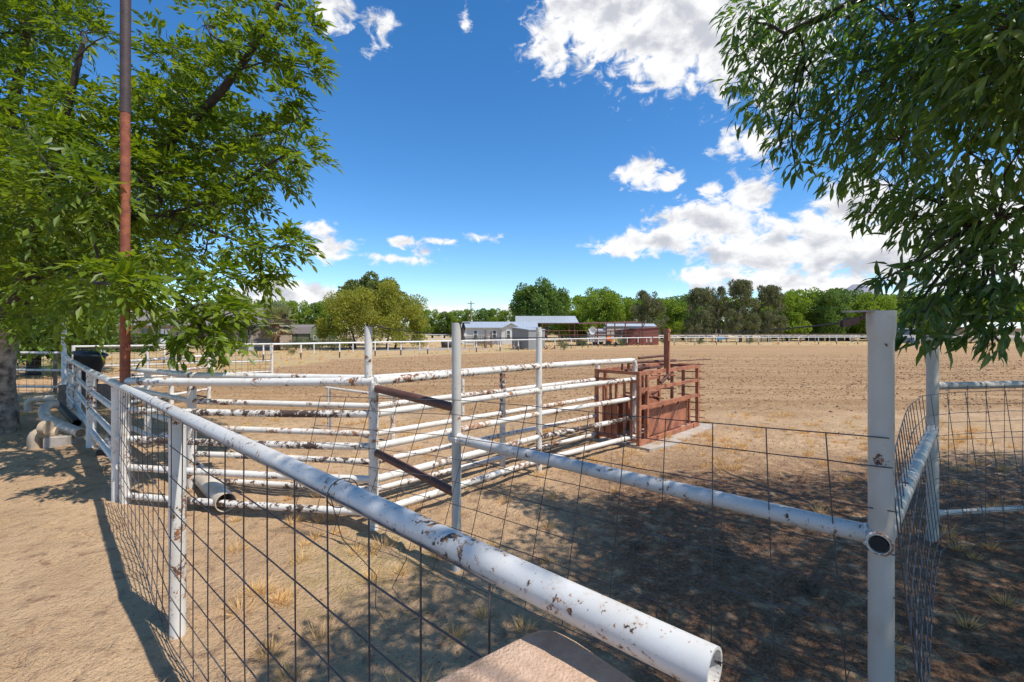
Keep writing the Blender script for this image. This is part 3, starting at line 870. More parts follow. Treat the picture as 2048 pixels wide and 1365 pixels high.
# ================================================================== STEEL CALF CHUTE
O = V(2.04, 7.70, 0); e1 = V(.697, .717, 0).normalized(); e2 = V(-.70, .71, 0).normalized(); L, W = 2.34, .82
ct = thing('cattle_chute', 'rust red steel cattle chute on a concrete pad at the end of the alley', 'chute', tuple(O))
C = lambda t, s, h: O + e1 * t + e2 * s + V(0, 0, h)
for s, nm in ((0, 'side_frame'), (W, 'side_frame')):
    mb = MB(); sd = e2
    for t in (0.03, L - .03): mb.bar(C(t, s, .02), C(t, s, 1.235), .06, .06, e1)
    mb.bar(C(.06, s, 1.20), C(L - .06, s, 1.20), .058, .06)
    mb.bar(C(.06, s, .065), C(L - .06, s, .065), .058, .075)
    mb.bar(C(.06, s, .93), C(L - .06, s, .93), .05, .055); mb.bar(C(.06, s, .64), C(L - .06, s, .64), .05, .06)
    mb.bar(C(.30, s + .002, .10), C(.30, s + .002, 1.17), .05, .05, e1)
    mb.bar(C(L - .28, s + .06, .10), C(L - .28, s + .06, .62), .05, .04, e1)
    for t in (.62, L - .25): mb.prism([C(t - .04, s - .033, .03), C(t + .04, s - .033, .03), C(t + .02, s - .033, .12), C(t - .02, s - .033, .12)], e2 * -.012)
    obj(nm, mb, M['chute'], ct)
    ins = s + (.10 if s == 0 else -.10)
    mb = MB(); mb.obox(C(L / 2 + .05, ins, .36), e1, e2, (0, 0, 1), L / 2 - .34, .006, .27); obj('side_panel', mb, M['chute'], ct)
    mb = MB(); mb.tube([C(.95, s + .02, .63), C(.62, s + .05, .12)], .011, 8); mb.tube([C(1.55, s + .02, .63), C(1.18, s + .05, .12)], .013, 8)
    obj('brace', mb, M['chute_dark'], ct)
# entrance gate of upright bars
mb = MB(); mb.bar(C(.03, .03, 1.205), C(.03, W - .03, 1.205), .05, .055); mb.bar(C(.03, .03, 1.07), C(.03, W - .03, 1.07), .04, .04); mb.bar(C(.03, .03, .10), C(.03, W - .03, .10), .04, .05)
for s in (.14, .27, .43, .54, .68): mb.bar(C(.03, s, .12), C(.03, s, 1.06), .035, .035, e2)
mb.obox(C(.045, .56, .42), e2, e1, (0, 0, 1), .14, .005, .3); obj('tail_gate', mb, M['chute'], ct)
# head gate with bar ends poking out to the right
mb = MB(); mb.bar(C(L - .03, .03, 1.2), C(L - .03, W - .03, 1.2), .05, .05); mb.bar(C(L - .03, .03, .08), C(L - .03, W - .03, .08), .05, .05)
for h in (1.23, 1.08, .94, .78, .62, .47, .32, .18): mb.tube([C(L - .02, W * .5, h), C(L + .02, -.13, h + .015)], .011, 6)
for s in (.28, .52): mb.bar(C(L - .05, s, .1), C(L - .05, s, 1.18), .05, .05, e2)
obj('head_gate', mb, M['chute'], ct)
# squeeze plates and pillar inside
mb = MB(); mb.bar(C(1.05, .55, .1), C(1.05, .55, 1.2), .10, .09, e2); mb.obox(C(.95, .42, .72), e1 + V(0, 0, -.2), e2, (0, 0, 1), .36, .22, .012); mb.obox(C(.75, .46, .52), e1, e2, (0, 0, 1), .3, .02, .2)
mb.bar(C(.6, .30, .62), C(1.3, .30, .80), .03, .03); mb.bar(C(.6, .30, .82), C(1.3, .30, .62), .03, .03); mb.tube([C(1.1, .35, .85), C(1.7, .2, .80)], .016, 8); mb.tube([C(1.1, .35, 1.08), C(1.75, .2, 1.05)], .014, 8)
obj('squeeze_plate', mb, M['chute'], ct)
# upright and levers on top
mb = MB(); mb.bar(C(1.12, .05, 1.18), C(1.12, .05, 1.935), .075, .085, e1); mb.bar(C(1.10, .05, 1.90), C(1.16, .05, 1.90), .11, .05); obj('upright', mb, M['chute'], ct)
mb = MB(); mb.bar(C(.95, -.05, 1.06), C(.97, -.05, 1.72), .028, .045, e1); obj('lever', mb, M['chute'], ct)
mb = MB()
mb.tube([C(.42, .42, 1.34), C(1.6, .12, 1.345)], .026, 10); mb.tube([C(.42, .42, 1.22), C(.42, .42, 1.37)], .025, 8); mb.tube([C(.34, .5, 1.21), C(.34, .5, 1.36)], .02, 8)
mb.tube([C(.9, .5, 1.40), C(1.7, .3, 1.43)], .022, 10); mb.tube([C(1.7, .3, 1.34), C(1.7, .3, 1.44)], .02, 8)
mb.tube([C(1.3, .18, 1.33), C(2.62, -.15, 1.335)], .010, 6)
mb.tube([C(.55, .36, 1.22), C(.85, .36, 1.26)], .045, 10); mb.bar(C(.3, .4, 1.215), C(1.6, .4, 1.215), .06, .04)
mb.tube([C(.75, -.02, 1.0), C(1.0, -.05, 1.14)], .03, 8); mb.tube([C(.8, -.04, 1.12), C(1.15, -.07, 1.14)], .014, 8); mb.sphere(C(.93, -.08, 1.06), .03)
obj('linkage', mb, M['chute_dark'], ct)
cp = MB(); cp.prism([C(-.02, -.22, -.05), C(.5, -.36, -.05), C(L + .3, -.24, -.05), C(L + .25, W + .1, -.05), C(-.02, W + .1, -.05)], (0, 0, .075))
o = obj('concrete_pad', cp, M['concrete'], origin=tuple(O)); props(o, 'pale concrete pad under the steel cattle chute', 'concrete pad')

# ================================================================== STUCCO PILLAR under the near rail
u1 = V(-.63, .77, 0).normalized(); u2 = V(-.79, -.62, 0).normalized()
def pillar():
    c = V(.088, 1.075, 0); prof = []
    w1, w2 = .36, .50      # along the rail (toward the camera right), away from it
    corners = [c, c - u1 * w1, c - u1 * w1 + u2 * w2, c + u2 * w2]
    r = .085; ringp = []
    for i in range(4):
        p = corners[i]; a = (corners[i - 1] - p).normalized(); b = (corners[(i + 1) % 4] - p).normalized()
        for k in range(6):
            t = k / 5; ringp.append(p + a * r * (1 - t) ** 2 + b * r * t ** 2)
    cen = sum(ringp, V(0, 0, 0)) / len(ringp)
    mb = MB(); n = len(ringp); vs = []; fs = []
    lev = [(1.0, -.2), (1.0, .6), (1.0, 1.205), (.985, 1.232), (.955, 1.247), (.90, 1.254), (.6, 1.257), (.25, 1.259)]
    rr = random.Random(3)
    for (s, z) in lev:
        for p in ringp:
            q = cen + (p - cen) * s; vs.append((q.x + rr.uniform(-.0015, .0015), q.y + rr.uniform(-.0015, .0015), z + rr.uniform(-.0015, .0015)))
    for i in range(len(lev) - 1):
        for j in range(n): fs.append((i * n + j, i * n + (j + 1) % n, (i + 1) * n + (j + 1) % n, (i + 1) * n + j))
    fs.append(tuple((len(lev) - 1) * n + j for j in range(n)))
    mb.add(vs, fs, True)
    o = obj('stucco_pillar', mb, M['stucco'], origin=(cen.x, cen.y, 0)); props(o, 'peach stucco pillar with rounded top under the near end of the foreground rail', 'pillar')


pillar()

# ================================================================== PENS BEHIND THE LEFT FENCE
pen = thing('pipe_fence', 'small white pen panel with a corner post between the red pole and the arena', 'fence', (-8.66, 13.57, 0))
p0, p1, p2 = V(-8.66, 13.57, 0), V(-8.9, 11.0, 0), V(-12.6, 15.2, 0)
for h in (1.19, .86, .55, .24):
    obj('rail', rail_mb(p0 + V(0, 0, h), p1 + V(0, 0, h), .036), M['white_mid'], pen)
for h in (1.0, .45): obj('rail', rail_mb(p0 + V(0, 0, h), V(-10.6, 15.0, h), .03), M['white'], pen)
for (q, t) in ((p0, 1.35), (V(-8.82, 12.3, 0), 1.2), (p1, 1.22)): obj('post', post_mb(q.x, q.y, t, .055), M['white_mid'], pen)

wf = thing('pipe_fence', 'white pipe and wire fence crossing behind the pens under the hanging branches', 'fence', (-12, 17, 0))
for h in (1.38, .72, .30): obj('rail', rail_mb((-14.4, 15.6, h), (-9.4, 18.6, h), .034), M['white'], wf)
for i in range(4):
    t = i / 3; obj('post', post_mb(-14.4 + 5 * t, 15.6 + 3 * t, 1.42, .05), M['white_mid'], wf)
mb = MB()
for i in range(30): t = i / 29; mb.tube([(-14.4 + 5 * t, 15.56 + 3 * t, .02), (-14.4 + 5 * t, 15.56 + 3 * t, 1.36)], .006, 4, False)
for i in range(8): mb.tube([(-14.4, 15.56, .1 + i * .17), (-9.4, 18.56, .1 + i * .17)], .006, 4, False)
obj('wire', mb, M['wire'], wf)

lf = thing('pipe_fence', 'white three rail fence with wire beside the grey tree trunk at the left edge', 'fence', (-16, 14.4, 0))
for h in (1.24, .72, .22): obj('rail', rail_mb((-13.35, 14.2, h), (-19.5, 14.7, h), .034), M['white'], lf)
for x in (-13.75, -16.6, -19.4): obj('post', post_mb(x, 14.3 + (-13.75 - x) * .08, 1.25, .05), M['wood'], lf)
mb = MB()
for i in range(22): x = -13.5 - i * .27; mb.tube([(x, 14.18 + (-13.5 - x) * .08, .02), (x, 14.18 + (-13.5 - x) * .08, 1.25)], .005, 4, False)
for i in range(7): mb.tube([(-13.4, 14.16, .1 + i * .18), (-19.5, 14.65, .1 + i * .18)], .005, 4, False)
obj('wire', mb, M['wire'], lf)

hr = thing('hitching_rail', 'low rusty white rail on two short posts in the dirt behind the alley', 'rail', (-3.54, 9.16, 0))
obj('rail', rail_mb((-3.60, 9.2, .80), (-1.95, 8.1, .77), .026), M['white_rusty'], hr)
obj('post', post_mb(-3.52, 9.14, .80, .035), M['white_rusty'], hr); obj('post', post_mb(-2.05, 8.17, .77, .038), M['white_rusty'], hr)
o = obj('stake', post_mb(-1.12, 10.8, .80, .04), M['white_rusty'], origin=(-1.12, 10.8, 0)); props(o, 'lone rusty stake standing at the edge of the tilled arena behind the slim post', 'stake')

# ================================================================== PIPES AND CLUTTER ON THE LEFT
def pipe(label, pts, r, mat, hollow=.9, name='drain_pipe', it=2, group=None, n=18):
    mb = MB(); mb.tube(smooth_path(pts, it) if it else pts, r, n, hollow=hollow)
    o = obj(name, mb, mat, origin=tuple(Vector(pts[-1]) * V(1, 1, 0) if False else (pts[-1][0], pts[-1][1], 0)))
    return props(o, label, 'pipe', group)


g = lambda px, py, dz=0.0: (lambda q: V(q.x, q.y, gz(q.x, q.y) + dz))(G(px, py))
pipe('big cream plastic pipe lying through the alley fence with its open end toward the yard', [V(-5.05, 6.35, .30), V(-3.62, 5.42, .12)] and [V(-4.1, 6.15, .10), V(-3.0, 4.98, .10)], .098, M['pvc'], .93, it=0)
pipe('cream pipe bent at an elbow and reaching toward the fence posts', [P(113, 808, 9.3), P(94, 811, 9.15), P(85, 826, 8.9), P(97, 843, 8.5), P(162, 867, 7.9)], .082, M['pvc'])
pipe('dark steel pipe lying against the cream elbow pipe', [P(119, 811, 9.9), P(154, 847, 8.75)], .07, M['dark_steel'], it=0)
pipe('pale plastic pipe with a down turned elbow near the far tall post', [P(57, 824, 10.9), P(56, 808, 10.9), P(64, 799, 10.9), P(112, 797, 11.1)], .075, M['pvc'])
tp = thing('drain_pipe', 'tan plastic elbow pipe resting on a concrete block in the dirt', 'pipe', tuple(g(70, 900)))
mb = MB(); mb.tube(smooth_path([P(71, 902, 7.7), P(69, 874, 7.7), P(80, 867, 7.75), P(113, 866, 7.85)], 2), .098, 18); obj('elbow', mb, M['pvc_tan'], tp)
mb = MB(); q = g(86, 897); mb.tube([q + V(-.01, 0, .335), q + V(.08, .01, .33)], .112, 18); obj('collar', mb, M['pvc_tan'], tp)
q = P(114, 893, 7.75); q.z = 0; mb = MB(); mb.obox(q + V(0, .05, .07), (1, .25, 0), (-.25, 1, 0), (0, 0, 1), .16, .12, .10); o = obj('concrete_block', mb, M['concrete'], origin=tuple(q)); props(o, 'rough concrete block under the tan elbow pipe', 'block')
pipe('bluish galvanised pipe leaning under the lower rails of the left fence', [V(-6.35, 7.75, .42), V(-6.0, 6.95, .10)], .085, M['galv'], it=0)
pipe('long grey pipe lying between the alley rails behind the mesh', [V(-5.3, 7.2, .3), V(-4.0, 6.0, .18)], .06, M['galv'], it=0)
mb = MB(); mb.tube(smooth_path([V(-9.0, 9.9, 1.12), V(-9.2, 9.75, .9), V(-9.5, 9.6, .55), V(-9.6, 9.5, .40), P(114, 809, 9.25)], 3), .012, 6)
o = obj('hose', mb, M['pvc'], origin=(-9.2, 9.7, 0)); props(o, 'thin pale hose hanging from the left fence rail to the cream elbow pipe', 'hose')
bx = P(165, 705, 12.6)
bk = thing('trash_can', 'dark grey plastic bin tilted behind the left fence', 'bin', (bx.x, bx.y, 0))
mb = MB(); mb.lathe((bx.x, bx.y, .48), [(.0, 0), (.24, 0), (.33, .78), (.37, .80), (.37, .85), (.33, .85), (.31, .5), (.0, .45)], 18); o = obj('body', mb, M['plastic_dark'], bk)
bk.rotation_euler = (0, .16, 0)
mb = MB(); mb.box(bx.x - .55, bx.x + .55, bx.y - .1, bx.y + .3, 0, .46); o = obj('wooden_crate', mb, M['wood'], origin=(bx.x, bx.y, 0)); props(o, 'low weathered crate under the dark tilted bin', 'crate')

# ================================================================== ARENA FENCES
def long_fence(name, label, path, spacing, h, r_post, r_rail, mat_post, mat_rail, rails=(1.0,), jitter=0.0, group=None):
    path = [Vector(p) for p in path]
    t = thing(name, label, 'fence', tuple(path[0]), group)
    for a, b in zip(path, path[1:]):
        for f in rails: obj('rail', rail_mb(a + V(0, 0, h * f), b + V(0, 0, h * f), r_rail, 8), mat_rail, t)
    rr = random.Random(len(label))
    base = None
    for p in resample(path, spacing):
        p = p + V(rr.uniform(-1, 1) * jitter, 0, 0)
        if base is None:
            mb = MB(); mb.tube([(p.x, p.y, -.2), (p.x, p.y, h)], r_post, 8); base = obj('post', mb, mat_post, t)
            base.location = Vector((0, 0, 0)); b0 = p.copy()
        else:
            c = base.copy(); COL.objects.link(c); c.parent = t; c.location = p - b0
    return t


ARL = [V(-24.5, 24.5, 0), V(-16.1, 30, 0), V(18.2, 62, 0)]
long_fence('arena_fence', 'white single rail fence on two tone posts along the arena left side', ARL, 2.55, 1.03, .052, .05, M['two_tone'], M['white_clean'], jitter=.25)
long_fence('arena_fence', 'white single rail fence on two tone posts across the arena far end', [V(18.4, 62.1, 0), V(45, 66, 0), V(84, 67, 0)], 3.0, 1.03, .05, .05, M['two_tone'], M['white_clean'], jitter=.2)
long_fence('track_fence', 'thin white outer fence running parallel behind the left arena fence', [V(-27, 31.2, 0), V(-20.8, 36.4, 0), V(12, 66, 0)], 3.4, .86, .045, .045, M['white_clean'], M['white_clean'])
long_fence('track_fence', 'thin white outer fence across the far end behind the arena fence', [V(12.2, 66.2, 0), V(45, 70.5, 0), V(88, 71, 0)], 3.2, 1.2, .045, .045, M['white_mid'], M['white_mid'], rails=(1.0,))
long_fence('pipe_fence', 'pale two rail fence beyond the gravel drive right of the palo verde', [V(-26, 74, 0), V(-10, 76, 0), V(2, 77, 0)], 3.0, 1.25, .05, .05, M['white_clean'], M['white_clean'], rails=(1.0, .5))
long_fence('pipe_fence', 'rusty pipe corral fence in front of the open red barn', [V(3.5, 58, 0), V(11, 60, 0), V(17, 63, 0)], 2.4, 1.9, .05, .04, M['red_frame'], M['red_frame'], rails=(1.0, .72, .45))
long_fence('wood_fence', 'grey wooden rail fence under the far right trees', [V(20, 76, 0), V(45, 79, 0), V(80, 80, 0)], 3.1, 1.3, .1, .05, M['wood'], M['wood'], rails=(1.0, .6), jitter=.4)


# ================================================================== BUILDINGS
def frame_window(par, x0, x1, z0, z1, y, trim, side=True, mullion=True):
    mb = MB(); t = .09
    mb.box(x0 - t, x0, y - .06, y + .02, z0 - t, z1 + t); mb.box(x1, x1 + t, y - .06, y + .02, z0 - t, z1 + t)
    mb.box(x0, x1, y - .06, y + .02, z1, z1 + t); mb.box(x0, x1, y - .06, y + .02, z0 - t, z0)
    f = obj('window', mb, trim, par)
    mb = MB(); mb.box(x0, x1, y - .02, y - .005, z0, z1); obj('pane', mb, M['glass'], f)
    if mullion:
        mb = MB(); mb.box(x0, x1, y - .05, y - .022, (z0 + z1) / 2 - .025, (z0 + z1) / 2 + .025); obj('mullion', mb, M['white_trim'], f)
    return f


def gable(mb, x0, x1, y0, y1, ze, zr, over=.3, th=.12, along='X'):
    """gable roof with ridge along X (slopes face +-Y) or Y"""
    if along == 'X':
        ym = (y0 + y1) / 2; s = (zr - ze) / (ym - y0)
        for sg, ya in ((1, y0), (-1, y1)):
            yo = ya - sg * over; zo = ze - over * s
            mb.add([(x0 - over, yo, zo), (x1 + over, yo, zo), (x1 + over, ym, zr), (x0 - over, ym, zr), (x0 - over, yo, zo + th), (x1 + over, yo, zo + th), (x1 + over, ym, zr + th), (x0 - over, ym, zr + th)],
                   [(0, 3, 2, 1), (4, 5, 6, 7), (0, 1, 5, 4), (1, 2, 6, 5), (0, 4, 7, 3)])
    else:
        xm = (x0 + x1) / 2; s = (zr - ze) / (xm - x0)
        for sg, xa in ((1, x0), (-1, x1)):
            xo = xa - sg * over; zo = ze - over * s
            mb.add([(xo, y0 - over, zo), (xo, y1 + over, zo), (xm, y1 + over, zr), (xm, y0 - over, zr), (xo, y0 - over, zo + th), (xo, y1 + over, zo + th), (xm, y1 + over, zr + th), (xm, y0 - over, zr + th)],
                   [(0, 1, 2, 3), (4, 7, 6, 5), (0, 4, 5, 1), (0, 3, 7, 4), (1, 5, 6, 2)])


def walls(mb, x0, x1, y0, y1, h, zr=None, along='X'):
    mb.add([(x0, y0, -.2), (x1, y0, -.2), (x1, y1, -.2), (x0, y1, -.2), (x0, y0, h), (x1, y0, h), (x1, y1, h), (x0, y1, h)], [(0, 1, 5, 4), (1, 2, 6, 5), (2, 3, 7, 6), (3, 0, 4, 7)])
    if zr:
        if along == 'X': ym = (y0 + y1) / 2; mb.add([(x0, y0, h), (x0, y1, h), (x0, ym, zr), (x1, y0, h), (x1, y1, h), (x1, ym, zr)], [(0, 2, 1), (3, 4, 5)])
        else: xm = (x0 + x1) / 2; mb.add([(x0, y0, h), (x1, y0, h), (xm, y0, zr), (x0, y1, h), (x1, y1, h), (xm, y1, zr)], [(0, 1, 2), (3, 5, 4)])


# beige house on the left
X = lambda px, d: (px - CX) / F * d
hd = 50.0
hs_ = thing('house', 'beige house with blue window trim half hidden by branches on the left', 'house', (X(370, hd), hd, 0))
mb = MB(); walls(mb, X(232, hd), X(503, hd), hd, hd + 9, 2.55, 4.3); obj('wall', mb, M['tan_wall'], hs_)
mb = MB(); gable(mb, X(232, hd), X(503, hd), hd, hd + 9, 2.55, 4.3, .5); obj('roof', mb, M['shingle_roof'], hs_)
for (a, b, lo, hi) in ((286, 297, 660, 684), (442, 452, 667, 687), (485, 497, 667, 687)):
    frame_window(hs_, X(a, hd), X(b, hd), H - (hi - CY) / F * hd, H - (lo - CY) / F * hd, hd - .02, M['blue_trim'])
mb = MB(); mb.box(X(322, hd), X(340, hd), hd - .07, hd + .02, .1, 2.1); dr = obj('door', mb, M['white_trim'], hs_)
mb = MB(); mb.box(X(320, hd), X(321.8, hd), hd - .09, hd, .1, 2.3); obj('door_frame', mb, M['blue_trim'], dr)

# tan gabled shed
sd = 48.0
sh = thing('shed', 'tan gabled shed with a thin blue line round its wall beside the palm', 'shed', (X(527, sd), sd, 0))
x0, x1 = X(506, sd), X(548, sd)
mb = MB(); walls(mb, x0, x1, sd, sd + 4, 1.75, 2.42, 'Y'); obj('wall', mb, M['tan_wall'], sh)
mb = MB(); gable(mb, x0, x1, sd, sd + 4, 1.75, 2.42, .12, .06, 'Y'); obj('roof', mb, M['shingle_roof'], sh)
mb = MB(); mb.box(x0 - .02, x1 + .02, sd - .03, sd - .005, .93, 1.0); obj('trim', mb, M['blue_trim'], sh)

# green barn-roofed shed
gd = 52.0
gs = thing('shed', 'green shed with grey brown barn roof and double door behind the palm', 'shed', (X(590, gd), gd, 0))
x0, x1 = X(556, gd), X(620, gd); y1 = gd + 2.6; ym = gd + 1.3
mb = MB(); mb.add([(x0, gd, -.2), (x1, gd, -.2), (x1, gd, 1.62), (x0, gd, 1.62)], [(0, 1, 2, 3)]); obj('wall', mb, M['green_wall'], gs)
prof = [(gd, 1.62), (gd + .35, 2.18), (ym, 2.50), (y1 - .35, 2.18), (y1, 1.62)]
mb = MB()
for xx in (x0, x1): mb.add([(xx, gd, -.2), (xx, y1, -.2)] + [(xx, y, z) for (y, z) in reversed(prof)], [tuple(range(7)) if xx == x1 else tuple(reversed(range(7)))])
mb.add([(x0, y1, -.2), (x1, y1, -.2), (x1, y1, 1.62), (x0, y1, 1.62)], [(3, 2, 1, 0)]); obj('end_wall', mb, M['green_end'], gs)
mb = MB(); pr = [(gd - .1, 1.55)] + [(y, z + .05) for (y, z) in prof[1:-1]] + [(y1 + .1, 1.55)]
for (a, b) in zip(pr, pr[1:]): mb.prism([V(x0 - .08, a[0], a[1]), V(x1 + .08, a[0], a[1]), V(x1 + .08, b[0], b[1]), V(x0 - .08, b[0], b[1])], (0, 0, .05))
obj('roof', mb, M['shingle_roof'], gs)
dx0, dx1 = X(573, gd), X(595, gd); dm = (dx0 + dx1) / 2
for (a, b) in ((dx0, dm), (dm, dx1)):
    mb = MB(); t = .07
    mb.box(a, a + t, gd - .05, gd - .004, .3, 1.45); mb.box(b - t, b, gd - .05, gd - .004, .3, 1.45); mb.box(a + t, b - t, gd - .05, gd - .004, 1.38, 1.45); mb.box(a + t, b - t, gd - .05, gd - .004, .3, .37)
    obj('door', mb, M['dark_green_trim'], gs)
mb = MB(); mb.box(x1 - .1, x1 + .012, gd - .03, gd - .003, 0, 1.6); obj('corner_trim', mb, M['dark_green_trim'], gs)
mb = MB(); mb.box(x1 + .003, x1 + .04, gd + .9, gd + 1.5, .85, 1.4); wf_ = obj('window', mb, M['white_trim'], gs); mb = MB(); mb.box(x1 + .041, x1 + .05, gd + .97, gd + 1.43, .92, 1.33); obj('pane', mb, M['glass'], wf_)

# picket fence and hedge by the house
pk = thing('picket_fence', 'low pale picket fence in front of the beige house', 'fence', (X(475, 45), 45, 0))
mb = MB()
for i in range(34): x = X(420, 45) + i * (X(506, 45) - X(420, 45)) / 33; mb.box(x, x + .075, 45, 45.03, 0, .62)
obj('pickets', mb, M['white_trim'], pk); mb = MB(); mb.box(X(420, 45), X(507, 45), 45.031, 45.06, .48, .54); mb.box(X(420, 45), X(507, 45), 45.031, 45.06, .15, .21); obj('rail', mb, M['white_trim'], pk)

# white mobile home
wd = 66.0
wh = thing('mobile_home', 'long white mobile home with grey metal roof and small front gable', 'house', (X(995, wd), wd, 0))
x0, x1 = X(925, wd), X(1072, wd)
mb = MB(); walls(mb, x0, x1, wd, wd + 5, 2.35, 3.1); obj('wall', mb, M['white_wall'], wh)
mb = MB(); gable(mb, x0, x1, wd, wd + 5, 2.35, 3.1, .3, .1); obj('roof', mb, M['metal_roof'], wh)
ga, gb = X(1003, wd), X(1042, wd)
mb = MB(); walls(mb, ga, gb, wd - .5, wd + 1.5, 2.2, 2.85, 'Y'); obj('gable_wall', mb, M['white_wall'], wh)
mb = MB(); gable(mb, ga, gb, wd - .5, wd + 2.4, 2.2, 2.9, .25, .08, 'Y'); obj('gable_roof', mb, M['metal_roof'], wh)
for (a, b, yy) in ((948, 954, wd - .02), (986, 992, wd - .02), (1014, 1020, wd - .52)):
    frame_window(wh, X(a, wd), X(b, wd), .95, 1.9, yy, M['white_trim'])
mb = MB(); mb.box(x0 - .05, x0 + .6, wd - .06, wd - .01, 0, 2.3); obj('corner_panel', mb, M['white_trim'], wh)
dk = thing('deck', 'small wooden porch with railing in front of the white mobile home', 'porch', (X(965, 63), 63.5, 0))
mb = MB(); mb.box(X(950, 64), X(985, 64), 63, 65.2, 0, .45); obj('floor', mb, M['wood'], dk)
mb = MB()
for i in range(8): x = X(950, 63) + i * (X(985, 63) - X(950, 63)) / 7; mb.box(x, x + .06, 63, 63.06, .45, 1.25)
mb.box(X(949, 63), X(987, 63), 62.97, 63.08, 1.25, 1.32); obj('railing', mb, M['wood'], dk)

# grey ribbed shed, corner toward the viewer
kd = 47.5
cx_, cy_ = X(1057, kd), kd; ka = V(-.70, .71, 0) * 2.35; kb = V(.62, .78, 0) * 2.9
ks = thing('shed', 'grey ribbed steel shed with lean roof standing in front of the mobile home', 'shed', (cx_, cy_, 0))
c0, c1, c2, c3 = V(cx_, cy_, 0), V(cx_, cy_, 0) + kb, V(cx_, cy_, 0) + ka + kb, V(cx_, cy_, 0) + ka
hz = [1.95, 1.98, 2.2, 2.22]
mb = MB(); cs = [c0, c1, c2, c3]
mb.add([c + V(0, 0, -.2) for c in cs] + [c + V(0, 0, h) for c, h in zip(cs, hz)], [(0, 1, 5, 4), (1, 2, 6, 5), (2, 3, 7, 6), (3, 0, 4, 7)]); obj('wall', mb, M['grey_wall'], ks)
mb = MB(); cen = (c0 + c2) / 2; mb.prism([c + (c - cen) * .08 + V(0, 0, h + .005) for c, h in zip(cs, hz)], (0, 0, .07)); obj('roof', mb, M['metal_roof'], ks)
for i, (px, lab) in enumerate(((1030, 'leaning boards piled at the left foot of the grey steel shed'), (1096, 'leaning rusty scrap boards at the right foot of the grey steel shed'))):
    mb = MB(); rr = random.Random(i)
    for k in range(7):
        a = V(X(px + rr.uniform(-8, 10), 47.5), 47.5 + rr.uniform(-.4, .4), .03); mb.bar(a, a + V(rr.uniform(-.5, .8), rr.uniform(.1, .5), rr.uniform(.15, .8)), .09, .03)
    o = obj('board_pile', mb, M['wood'] if i == 0 else M['red_frame'], origin=(X(px, 47.5), 47.5, 0)); props(o, lab, 'boards')

# open hay barn
bd = 78.0
hb = thing('open_barn', 'open sided barn with pale grey metal roof on posts behind the grey shed', 'barn', (X(1090, bd), bd, 0))
x0, x1 = X(1036, bd), X(1152, bd)
mb = MB(); gable(mb, x0, x1, bd, bd + 8, 3.25, 4.35, .4, .1); obj('roof', mb, M['metal_roof'], hb)
mb = MB(); mb.add([(x0, bd, 3.2), (x0, bd + 8, 3.2), (x0, bd + 4, 4.3)], [(0, 2, 1)]); mb.box(x0, x1, bd - .05, bd + .1, 3.0, 3.22); obj('fascia', mb, M['red_frame'], hb)
for x in (x0 + .2, (x0 + x1) / 2, x1 - .2):
    for y in (bd + .2, bd + 7.8):
        mb = MB(); mb.box(x - .1, x + .1, y - .1, y + .1, -.2, 3.3); obj('post', mb, M['red_frame'], hb)

# red flat-roofed carport, trailer, red shed
rd = 61.0
rc = thing('carport', 'open red steel carport with thin flat roof to the right of the open barn', 'carport', (X(1220, rd), rd, 0))
mb = MB(); mb.add([(X(1158, rd), rd, 2.75), (X(1287, rd), rd, 2.92), (X(1287, rd), rd + 4, 3.1), (X(1158, rd), rd + 4, 2.9), (X(1158, rd), rd, 2.83), (X(1287, rd), rd, 3.0), (X(1287, rd), rd + 4, 3.18), (X(1158, rd), rd + 4, 2.98)],
                  [(0, 3, 2, 1), (4, 5, 6, 7), (0, 1, 5, 4), (1, 2, 6, 5), (2, 3, 7, 6), (3, 0, 4, 7)]); obj('roof', mb, M['red_frame'], rc)
for px in (1195, 1213, 1230, 1251, 1285):
    mb = MB(); x = X(px, rd); mb.box(x - .06, x + .06, rd + .05, rd + .17, -.2, 2.85); obj('post', mb, M['red_frame'], rc)
for h in (1.25, 1.75, 2.15):
    mb = MB(); mb.box(X(1190, rd), X(1290, rd), rd + .0, rd + .05, h, h + .06); obj('rail', mb, M['red_frame'], rc)
mb = MB(); mb.bar((X(1284, rd), rd + .2, 2.0), (X(1293, rd), rd + .2, 3.25), .15, .12); obj('brace', mb, M['wood'], rc)
td = 66.0
for (a, b, h0, h1, nm) in ((1180, 1213, .35, 2.0, 'small white trailer under the left end of the red carport'), (1214, 1312, .35, 2.75, 'long white trailer with grey roof behind the red carport')):
    t = thing('trailer', nm, 'trailer', (X((a + b) / 2, td), td, 0))
    mb = MB(); mb.box(X(a, td), X(b, td), td, td + 2.4, h0, h1 - .25); obj('body', mb, M['white_wall'], t)
    mb = MB(); mb.prism([V(X(a - 1, td), td - .1, h1 - .25), V(X(b + 1, td), td - .1, h1 - .25), V(X(b + 1, td), td + 1.2, h1 + .1), V(X(a - 1, td), td + 1.2, h1 + .1)], (0, 0, .06)); obj('roof', mb, M['metal_roof'], t)
    for px in ((a + b) / 2 - 6, (a + b) / 2 + 6):
        mb = MB(); mb.tube([(X(px, td), td + .1, .33), (X(px, td), td + .35, .33)], .33, 14); obj('wheel', mb, M['rubber_bore_shade'], t)
    if b > 1300: frame_window(t, X(1232, td), X(1242, td), 1.35, 1.95, td - .02, M['dark_steel'], mullion=False)
rs = thing('shed', 'low red steel shed with sloping top at the right end of the carport', 'shed', (X(1285, 63), 63, 0))
x0, x1 = X(1251, 63), X(1318, 63)
mb = MB(); mb.prism([V(x0, 63.2, -.2), V(x1, 63.2, -.2), V(x1, 63.2, 2.3), V(x0, 63.2, 1.95)], (0, 1.8, 0)); obj('wall', mb, M['red_steel'], rs)
